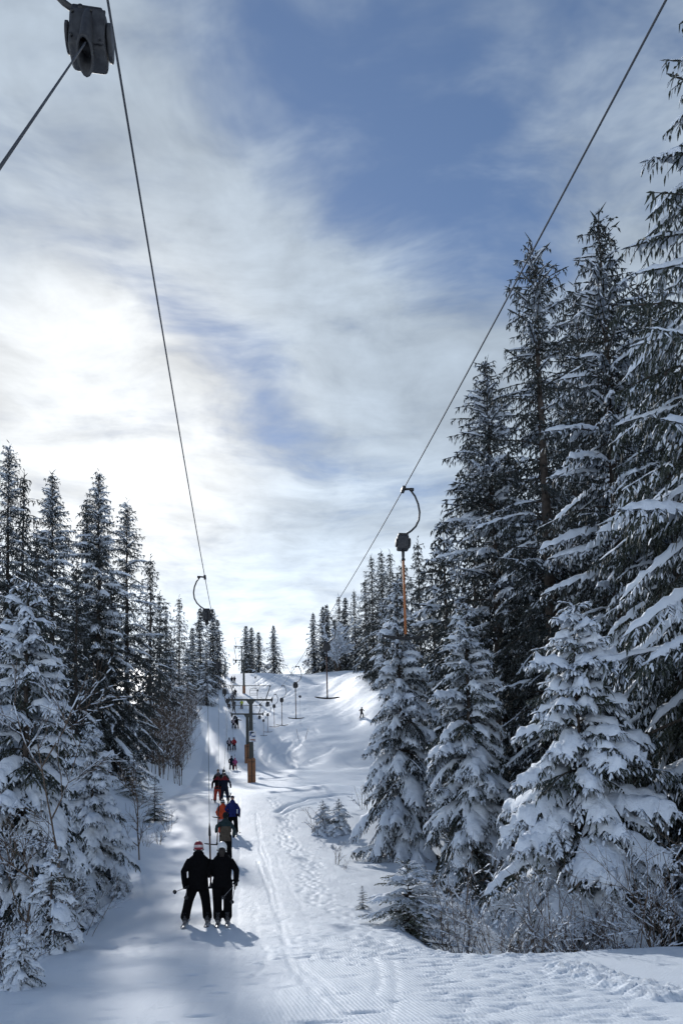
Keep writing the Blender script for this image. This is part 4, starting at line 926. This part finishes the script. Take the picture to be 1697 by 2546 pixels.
def make_person(h=1.75, jacket='black_cloth', trousers='black_cloth', jacket2=None, glove='black_cloth', stance=.30, bend=.06, arms=((.05, .16, .95), (.05, .30, 1.12)), head='helmet', head_mat='white_paint', band=None, voxel=.022, lean=.0, fingers=False, hair=None, build=1.0, skis=True, twist=0.0, hem=.78, split=None, hood=False, shift=0.0, board=False, feet=None):
    """returns (body mesh, list of (part name, mesh)); faces +y, stands on z=0; arms = wrist offset (out, forward, height) for left and right"""
    k = h / 1.75; parts = []       # (builder, material)
    def P(x, y, z): return (x, y, z)
    comp = []
    def loft(mat, pts, rx, ry, sides=14):
        m = MB(); m.tube(pts, .1, sides, True, (rx, ry)); comp.append((m, mat))
    def lump(mat, c, r, rot=None): m = MB(); m.ball(c, r, 12, 8, rot); comp.append((m, mat))
    lf = lean
    # legs
    fx = feet or (-stance / 2, stance / 2)
    for s, x in zip((-1, 1), fx):
        hx = s * .095 + shift * .3; kx = (hx + x) / 2 + s * .015
        loft(trousers, [P(hx, lf * .1, .93), P(hx + s * .012, .03 + lf * .05, .78), P(kx, bend, .50), P((kx + x) / 2, bend * .6 - .01, .32), P(x, -.01, .14), P(x, 0, .10)], [.122, .126, .103, .098, .104, .10], [.128, .124, .104, .10, .106, .108])
        loft('boot', [P(x, -.03, .22), P(x, -.035, .10), P(x, -.02, .03)], [.062, .066, .064], [.075, .09, .10], 10)
        loft('boot', [P(x, -.10, .055), P(x, .05, .06), P(x, .16, .045), P(x, .20, .035)], [.055, .058, .052, .03], [.05, .055, .042, .025], 10)
    # torso
    b = build; j = jacket
    ly = lambda z: lf * (z - .9)
    z0 = hem
    loft(j, [P(shift * .3, ly(z0) - .0, z0), P(shift * .35, ly(z0), z0 + .05), P(shift * .5, ly(.98), 1.0), P(shift * .7, ly(1.15) - .01, 1.15), P(shift * .9, ly(1.32) - .015, 1.32), P(shift, ly(1.42) - .01, 1.42), P(shift, ly(1.49), 1.485), P(shift, ly(1.55), 1.55)],
         [.195 * b, .205 * b, .188 * b, .200 * b, .212 * b, .178 * b, .125, .085], [.150 * b, .155 * b, .140 * b, .148 * b, .150 * b, .128 * b, .10, .075], 20)
    lump(trousers, P(shift * .3, -.02 + lf * .05, .90), (.165 * b, .135 * b, .14))
    hx0, hy0 = shift, ly(1.6)
    loft(j, [P(hx0, ly(1.48) - .005, 1.47), P(hx0, ly(1.55) - .005, 1.55)], [.105, .088], [.10, .09])
    if hood:
        lump(j, P(hx0, hy0 - .085, 1.505), (.125, .085, .085))
    # arms
    for s, (ox, fy, wz) in zip((-1, 1), arms):
        sh = np.array((shift + s * .172 * b, ly(1.40), 1.37)); wr = np.array((shift * .5 + s * (.20 + ox), ly(wz) + fy, wz))
        dv = wr - sh; L_ = np.linalg.norm(dv); u = dv / L_; a1 = .30
        bendv = np.array((s * .45, -.75, -.35)); bendv -= u * bendv.dot(u); bendv /= np.linalg.norm(bendv) + 1e-9
        off = math.sqrt(max(a1 ** 2 - (L_ / 2) ** 2, .0006)); el = (sh + wr) / 2 + bendv * min(off, .2)
        loft(j, [tuple(sh - u * .01), tuple(sh * .6 + el * .4), tuple(el), tuple(el * .5 + wr * .5), tuple(wr)], [.070, .078, .070, .066, .056], [.074, .080, .072, .066, .056], 12)
        fd = wr - el; fd /= np.linalg.norm(fd); hc = wr + fd * .055
        Rm = np.array(rot_to((0, 0, 1), fd))
        lump(glove, tuple(hc), (.050, .038, .062), Rm)
        loft(glove, [tuple(wr - fd * .03), tuple(wr + fd * .03)], [.056, .05], [.056, .045], 10)
        if fingers:
            lat = np.cross(fd, (0, 1, 0)); lat /= np.linalg.norm(lat) + 1e-9; fwd = np.cross(lat, fd)
            for q, ln in zip((-1.5, -.5, .5, 1.5), (.065, .078, .074, .058)):
                a_ = hc + fd * .045 + lat * q * .022; b_ = a_ + fd * ln * .55 + fwd * .012; c_ = b_ + fd * ln * .15 + fwd * ln * .5
                m = MB(); m.tube([tuple(a_), tuple(b_), tuple(c_)], [.013, .0125, .010], 8); comp.append((m, glove))
            a_ = hc - lat * s * .035 - fd * .01; b_ = a_ - lat * s * .028 + fd * .03 + fwd * .02; m = MB(); m.tube([tuple(a_), tuple(b_), tuple(b_ + fd * .025 + fwd * .015)], [.015, .014, .011], 8); comp.append((m, glove))
    # head with a face that looks up the slope
    hz = 1.655
    lump('skin', P(hx0, hy0, hz), (.076, .092, .112)); lump('skin', P(hx0, hy0 + .02, hz - .07), (.055, .065, .05))
    loft('skin', [P(hx0, ly(1.5), 1.50), P(hx0, hy0 - .01, 1.60)], [.06, .058], [.062, .06])
    lump('skin', P(hx0, hy0 + .098, hz - .012), (.013, .018, .024))
    for s in (-1, 1): lump('skin', P(hx0 + s * .077, hy0 - .005, hz), (.012, .022, .030))
    lump('skin', P(hx0, hy0 + .082, hz - .055), (.024, .012, .008))
    M.setdefault('boot', M['sign_dark'])
    src = MB(); owner = []; mats = []
    for m, mat in comp:
        if mat not in mats: mats.append(mat)
        nf = sum(len(q) for q in m.q) + sum(len(t) for t in m.t)
        for v_ in m.v: pass
        V = np.concatenate(m.v); src_n = src.n
        Q = np.concatenate(m.q) if m.q else None; Tt = np.concatenate(m.t) if m.t else None
        src.add(V, Q, Tt); owner.append((mats.index(mat), V, Q, Tt))
    # nearest source surface decides the colour of each face
    bv_v, bv_f, bv_m = [], [], []; n0 = 0
    for mi, V, Q, Tt in owner:
        bv_v += [Vector(a) for a in V]
        if Q is not None:
            for q in Q: bv_f.append([int(a) + n0 for a in q]); bv_m.append(mi)
        if Tt is not None:
            for q in Tt: bv_f.append([int(a) + n0 for a in q]); bv_m.append(mi)
        n0 += len(V)
    bvh = BVHTree.FromPolygons(bv_v, bv_f)
    tmp = src.build('tmp', None)
    rm = tmp.modifiers.new('r', 'REMESH'); rm.mode = 'VOXEL'; rm.voxel_size = voxel
    sm = tmp.modifiers.new('s', 'SMOOTH'); sm.factor = .5; sm.iterations = 2
    dg = bpy.context.evaluated_depsgraph_get(); me = bpy.data.meshes.new_from_object(tmp.evaluated_get(dg))
    old = tmp.data; bpy.data.objects.remove(tmp); bpy.data.meshes.remove(old)
    me.materials.clear()
    for q in mats: me.materials.append(M[q])
    if split: me.materials.append(M[split[0]])
    for p in me.polygons:
        c = p.center; loc, nr, idx, ds = bvh.find_nearest(c); mi = bv_m[idx]
        if split and mats[mi] == jacket and split[1] < c.z < split[2] and abs(c.x - shift) < split[3]: mi = len(mats)
        p.material_index = mi
    me.polygons.foreach_set('use_smooth', np.ones(len(me.polygons), bool))
    for v in me.vertices: v.co = v.co * k
    me.name = 'body'
    # worn parts
    def out(nm, mb, mat):
        mm = mb.mesh(nm, mat); 
        for v in mm.vertices: v.co = v.co * k
        parts.append((nm, mm))
    def shell(c, r, zmin, seg=22, rings=12):
        m = MB(); rx, ry, rz = r; th = np.linspace(0, math.acos(zmin), rings); ph = np.arange(seg) * 2 * np.pi / seg
        V = np.stack([np.sin(th)[:, None] * np.cos(ph) * rx, np.sin(th)[:, None] * np.sin(ph) * ry, np.cos(th)[:, None] * np.ones(seg) * rz], -1).reshape(-1, 3) + np.array(c)
        m.add(V, [(i * seg + q, (i + 1) * seg + q, (i + 1) * seg + (q + 1) % seg, i * seg + (q + 1) % seg) for i in range(rings - 1) for q in range(seg)]); return m
    c = (hx0, hy0 - .005, hz + .012)
    if head == 'helmet':
        out('helmet', shell(c, (.108, .128, .128), -.52), head_mat)
        m = MB(); m.tube([(c[0] + .110 * math.cos(a), c[1] + .130 * math.sin(a), c[2] - .065 + (.03 * math.sin(a))) for a in np.linspace(0, 2 * np.pi, 25)], .010, 6, False); out('helmet_rim', m, 'rubber')
        if band:
            ph = np.linspace(0, 2 * np.pi, 29)[:-1]; V = []
            for z, w in ((band[1], 1.0), (band[2], 1.0)):
                q = math.sqrt(max(1 - (z / .128) ** 2, 0)); V += [(c[0] + .1095 * q * math.cos(a), c[1] + .1295 * q * math.sin(a), c[2] + z) for a in ph]
            m = MB(); m.add(V, [(i, (i + 1) % 28, 28 + (i + 1) % 28, 28 + i) for i in range(28)]); out('helmet_stripe', m, band[0])
        m = MB(); m.tube([(c[0] + .075 * math.cos(a), c[1] + .108 + .018 * math.sin(a) ** 2, c[2] - .015) for a in np.linspace(0, np.pi, 9)], .032, 8); out('goggles', m, 'lens')
    elif head == 'beanie':
        out('knit_cap', shell((c[0], c[1], c[2] + .01), (.092, .112, .118), -.05), head_mat)
    elif head == 'hood':
        out('hood', shell((c[0], c[1] - .012, c[2] - .01), (.105, .125, .135), -.75), head_mat)
    if hair:
        m = MB(); m.tube([(c[0], c[1] - .06, c[2] - .04), (c[0], c[1] - .11, c[2] - .12), (c[0], c[1] - .125, c[2] - .22)], [.075, .08, .05], 10); out('hair', m, hair)
    if skis:
        for x in fx:
            m = MB(); ys = [-.74, -.70, -.3, 0, .4, .72, .82, .88]; zs = [.012, .010, .010, .010, .010, .012, .05, .10]; ws = [.036, .05, .042, .038, .043, .055, .045, .012]
            V = []
            for yy, zz, ww in zip(ys, zs, ws): V += [(x - ww, yy, zz), (x + ww, yy, zz), (x + ww, yy, zz + .014), (x - ww, yy, zz + .014)]
            n = len(ys); m.add(V, [(i * 4 + q, i * 4 + (q + 1) % 4, i * 4 + 4 + (q + 1) % 4, i * 4 + 4 + q) for i in range(n - 1) for q in range(4)] + [(0, 3, 2, 1), (n * 4 - 4, n * 4 - 3, n * 4 - 2, n * 4 - 1)])
            out('ski', m, 'ski')
            m = MB(); rounded(m, (x, -.16, .045), (.075, .10, .05), .01, seg=1); rounded(m, (x, .17, .045), (.075, .09, .05), .01, seg=1); m.box((x, -.215, .07), (.05, .02, .03)); out('binding', m, 'pole_shaft')
    if board:
        m = MB(); xs = np.linspace(-.76, .76, 11)
        V = []
        for q in xs:
            w = .13 * (1 - abs(q / .76) ** 5) + .02; zz = .01 + .06 * max(0, abs(q) - .58) / .18
            V += [(q, -w, zz), (q, w, zz), (q, w, zz + .016), (q, -w, zz + .016)]
        m.add(V, [(i * 4 + q, i * 4 + (q + 1) % 4, i * 4 + 4 + (q + 1) % 4, i * 4 + 4 + q) for i in range(10) for q in range(4)] + [(0, 3, 2, 1), (40, 41, 42, 43)]); out('snowboard', m, 'ski')
    return me, parts

def slope_at(x, y):
    e = .4; return (gz(x, y + e) - gz(x, y - e)) / (2 * e)
def add_person(label, px, d, rz=None, group=None, dz=0.0, py=2000, **kw):
    me, parts = make_person(**kw)
    x = at(px, py, d).x; z = gz(x, d) + .012 + dz
    o = thing('person', label, 'person', (x, d, z), LRZ if rz is None else rz, group)
    link('body', me, o)
    sl = math.atan(slope_at(x, d))
    for nm, mm in parts:
        p = link(nm, mm, o)
        if nm in ('ski', 'snowboard', 'binding'): p.rotation_euler = (sl if rz is None else 0, 0, 0)
    return o
def pole(label, grip, tip, group='ski poles'):
    g, t = Vector(grip), Vector(tip); o = thing('ski_pole', label, 'ski pole', t, 0, group); g = g - t; t = Vector((0, 0, 0)); u = (g - t).normalized()
    m = MB(); m.tube([t, g], [.006, .009], 7); m.build('shaft', 'pole_shaft', o)
    m = MB(); m.tube([g - u * .11, g - u * .02, g + u * .02], [.016, .017, .020], 8); m.build('grip', 'rubber', o)
    m = MB(); m.tube([t + u * .055, t + u * .065, t + u * .08], [.045, .046, .012], 12); m.build('basket', 'rubber', o)
    side = u.orthogonal().normalized(); m = MB()
    lp = [g + u * .01, g + side * .06 - u * .05, g + side * .07 - u * .16, g + side * .03 - u * .20, g - u * .05]; m.tube(lp, .006, 5, False); m.build('wrist_strap', 'rubber', o)
    return o

M['helmet_red'] = material('helmet_red', (.30, .035, .045), .3, noise=(8, (.2, .03, .04), .2))
M['helmet_white'] = material('helmet_white', (.82, .84, .86), .3)
M['helmet_dark'] = material('helmet_dark', (.05, .04, .05), .35)
M['hair_dark'] = material('hair_dark', (.02, .014, .011), .6)
M['boot'] = M['sign_dark']
cl = cloth
GR = 'riders on the drag lift'
# front pair in black
PD = 17.0
add_person('left rider of the front pair, all in black under a red and white helmet', 490, PD + .05, group=GR, h=1.76, stance=.46, feet=(-.27, .21), shift=.03, arms=((.10, .02, .86), (.03, .30, 1.02)), head_mat='helmet_red', band=('white_paint', -.015, .035), voxel=.016, fingers=True, hood=True, build=1.14, hem=.72, bend=.05)
add_person('right rider of the front pair, all in black under a white helmet', 551, PD, group=GR, h=1.74, stance=.21, arms=((.02, .34, 1.06), (.10, .05, .90)), head_mat='helmet_white', band=None, voxel=.016, fingers=True, hood=True, build=1.06, hem=.78, bend=.10, lean=.04, hair='hair_dark')
xa, xb = at(490, 2200, PD).x, at(551, 2200, PD).x; gz1 = gz(xa, PD)
hanger(-1, 21.2, 'loaded tow bar pulling the front pair in black', 'loaded tow bars going uphill', (at(521, 2062, PD + .25), Vector(((xa + xb) / 2 + .03, PD + .03, gz1 + .78)), 0))
pole('ski pole pointing left from the hand of the red-helmeted rider', at(466, 2206, PD - .05), at(431, 2219, PD - .62))
pole('ski pole pointing back below the hand of the red-helmeted rider', at(464, 2206, PD - .10), at(463, 2234, PD - 1.0))
pole('ski pole slanting across the legs of the white-helmeted rider', at(592, 2190, PD + .10), at(552, 2234, PD - .75))
pole('ski pole hanging down beside the right leg of the white-helmeted rider', at(584, 2204, PD - .05), at(576, 2246, PD - .75))
# tan and teal jacket
D2 = 29.0
cl('teal', (.035, .06, .065)); cl('tan', (.13, .105, .08)); cl('orange', (.62, .085, .035)); cl('blue', (.018, .028, .14)); cl('red', (.36, .035, .045)); cl('pink', (.46, .10, .24)); cl('brown', (.10, .055, .035)); cl('navy', (.014, .016, .035)); cl('orange_red', (.50, .07, .045)); cl('pale', (.42, .36, .40)); cl('dark_red', (.20, .024, .032)); cl('yellow', (.55, .62, .10)); cl('greyblue', (.10, .11, .15)); cl('charcoal', (.022, .022, .028))
add_person('rider in a teal and tan jacket, leaning left behind the front pair', 560, D2, group=GR, h=1.80, jacket='teal', split=('tan', .70, 1.25, .19), arms=((.14, .05, 1.10), (.10, .08, .92)), head='hood', head_mat=cl('hood_dark', (.018, .022, .024)), voxel=.018, stance=.26, shift=.0, lean=.06, hem=.72, build=1.02)
x2 = at(540, 2100, D2).x
hanger(-1, 33.0, 'loaded tow bar pulling the rider in the teal and tan jacket', 'loaded tow bars going uphill', (Vector((x2, D2 + .4, gz(x2, D2) + 2.05)), Vector((x2, D2 - .05, gz(x2, D2) + .62)), 0))
# orange child and blue jacket
D3 = 36.0
add_person('child rider in an orange jacket and a dark striped helmet', 554, D3, group=GR, h=1.62, jacket='orange', trousers='orange', head_mat='helmet_dark', band=('white_paint', -.01, .02), voxel=.02, stance=.28, hem=.66, build=1.1, split=('pale', .60, .76, .3))
add_person('rider in a blue jacket and black trousers beside the orange child', 578, D3, group=GR, h=1.78, jacket='blue', head='beanie', head_mat='helmet_dark', voxel=.02, stance=.32, hood=True, arms=((.06, .12, 1.0), (.10, .06, .88)), hem=.80)
x3 = at(567, 2050, D3).x
hanger(-1, 47.0, 'loaded tow bar pulling the orange child and the blue jacket', 'loaded tow bars going uphill', (Vector((x3 + .03, D3 + .6, gz(x3, D3) + 1.9)), Vector((x3 - .25, D3 - .1, gz(x3, D3) + .78)), 0))
q = at(594, 2030, D3 - .1); pole('ski pole of the blue-jacketed rider planted at the right', (q.x, q.y, gz(q.x, D3) + .95), (q.x + .05, q.y - .1, gz(q.x, D3 - .1) + .02))
# orange trousers, black jackets
D4 = 46.5
add_person('rider in orange trousers and a black jacket with red shoulders', 542, D4, group=GR, h=1.74, jacket='black_cloth', trousers='orange_red', split=('dark_red', 1.33, 1.6, .4), head_mat='helmet_dark', voxel=.024, stance=.36, arms=((.14, .05, .9), (.04, .2, 1.0)))
add_person('rider in navy trousers and a red-topped dark jacket beside the orange trousers', 559, D4 - .1, group=GR, h=1.76, jacket='navy', trousers='navy', split=('dark_red', 1.30, 1.6, .4), head_mat='helmet_dark', voxel=.024, stance=.40, arms=((.03, .2, 1.0), (.16, .02, .92)))
q = at(531, 1960, D4); pole('ski pole trailing left of the orange trousers', (q.x + .05, q.y, gz(q.x, D4) + .9), (q.x - .02, q.y - .5, gz(q.x, D4 - .5) + .15))
x4 = at(551, 1960, D4).x; hanger(-1, 57.0, 'loaded tow bar pulling the riders with orange and navy trousers', 'loaded tow bars going uphill', (Vector((x4, D4 + 1.0, gz(x4, D4) + 2.0)), Vector((x4, D4 - .1, gz(x4, D4) + .8)), 0))
D5 = 54.0
add_person('bareheaded rider in a brown jacket above the orange trousers', 543, D5, group=GR, h=1.80, jacket='black_cloth', split=('brown', .7, 1.4, .15), head='beanie', head_mat='hair_dark', voxel=.028)
add_person('tall rider in a black coat beside the brown jacket', 557, D5 - .1, group=GR, h=1.78, jacket='charcoal', head='hood', head_mat='charcoal', voxel=.028)
x5 = at(551, 1900, D5).x; hanger(-1, 66.0, 'loaded tow bar pulling the brown jacket and the black coat', 'loaded tow bars going uphill', (Vector((x5, D5 + 1.2, gz(x5, D5) + 2.1)), Vector((x5, D5 - .1, gz(x5, D5) + .8)), 0))
# far pairs
FAR = ((575, 92, 1.72, 'navy', 'navy', 'hood', 'navy', None, 'dark-clothed rider beside the pink child left of the crash pads'), (584, 92, 1.45, 'pink', 'dark_red', 'hood', 'pink', None, 'child rider in a pink jacket left of the crash pads'),
       (570, 104, 1.75, 'navy', 'charcoal', 'helmet', 'helmet_dark', ('pale', .8, 1.45, .15), 'rider with a pale pink panel on the jacket, left of the poster'), (582, 104, 1.75, 'red', 'charcoal', 'helmet', 'helmet_dark', None, 'rider in a red jacket, left of the poster'),
       (581, 117, 1.72, 'charcoal', 'charcoal', 'helmet', 'helmet_dark', ('pale', .8, 1.45, .16), 'rider in a pale jacket just under the second pylon arm'), (590, 117, 1.78, 'black_cloth', 'charcoal', 'hood', 'charcoal', None, 'dark rider with one arm out just under the second pylon arm'),
       (579, 143, 1.72, 'greyblue', 'charcoal', 'helmet', 'helmet_dark', None, 'grey jacketed rider behind the upper frame of the front pylon'), (582, 133, 1.72, 'charcoal', 'charcoal', 'helmet', 'helmet_dark', None, 'dark rider lowest behind the front pylon frame'), (586, 150, 1.74, 'charcoal', 'charcoal', 'helmet', 'helmet_dark', None, 'dark rider on the right above the front pylon frame'),
       (578, 176, 1.72, 'charcoal', 'charcoal', 'hood', 'charcoal', None, 'left rider of the topmost pair below the crest'), (584.5, 176, 1.74, 'navy', 'charcoal', 'hood', 'navy', None, 'right rider of the topmost pair below the crest'))
for i, (px, d, h, jk, tr, hd, hm, sp, lb) in enumerate(FAR):
    add_person(lb, px, d, group=GR, h=h, jacket=jk, trousers=tr, head=hd, head_mat=hm, split=sp, voxel=.034, stance=.34, arms=((.10, .05, .95), (.45 if 'arm out' in lb else .08, .12, 1.30 if 'arm out' in lb else 1.0)), py=1850)
for d, dr, lb in ((76.0, 92.0, None),):
    pass
for dd, (pa, pb, dr), lb in ((101.0, (575, 584, 92), 'loaded tow bar pulling the pink child'), (114.0, (570, 582, 104), 'loaded tow bar pulling the red jacket'), (128.0, (581, 590, 117), 'loaded tow bar pulling the pair under the second pylon arm'), (161.0, (579, 586, 147), 'loaded tow bar pulling the riders above the front pylon frame')):
    xx = at((pa + pb) / 2, 1850, dr).x; hanger(-1, dd, lb, 'loaded tow bars going uphill', (Vector((xx, dr + 1.4, gz(xx, dr) + 2.0)), Vector((xx, dr - .1, gz(xx, dr) + .8)), 0))
add_person('skier in a yellow-green top coming down behind the second pylon', 601, 135, rz=LRZ + 2.6, group='skiers on the slope', h=1.7, jacket='yellow', trousers='charcoal', head_mat='helmet_dark', voxel=.034, py=1770)
add_person('lone dark snowboarder riding across the open slope on the right', 899, 118, rz=-.5, group='skiers on the slope', h=1.72, jacket='charcoal', trousers='charcoal', head_mat='helmet_dark', voxel=.034, skis=False, board=True, stance=.55, arms=((.22, .1, 1.15), (.25, .0, 1.1)), lean=.15, bend=.16, py=1800)
# the bar that pulls the photographer: its box hangs at the top left of the view
hanger(-1, 4.55, 'spring box and rope of the nearest tow bar, high at the top left', 'loaded tow bars going uphill', (Vector((-.62, .75, 1.95)), Vector((-.36, -.30, .80)), 0), nozzle_detail=True, swing=.035)
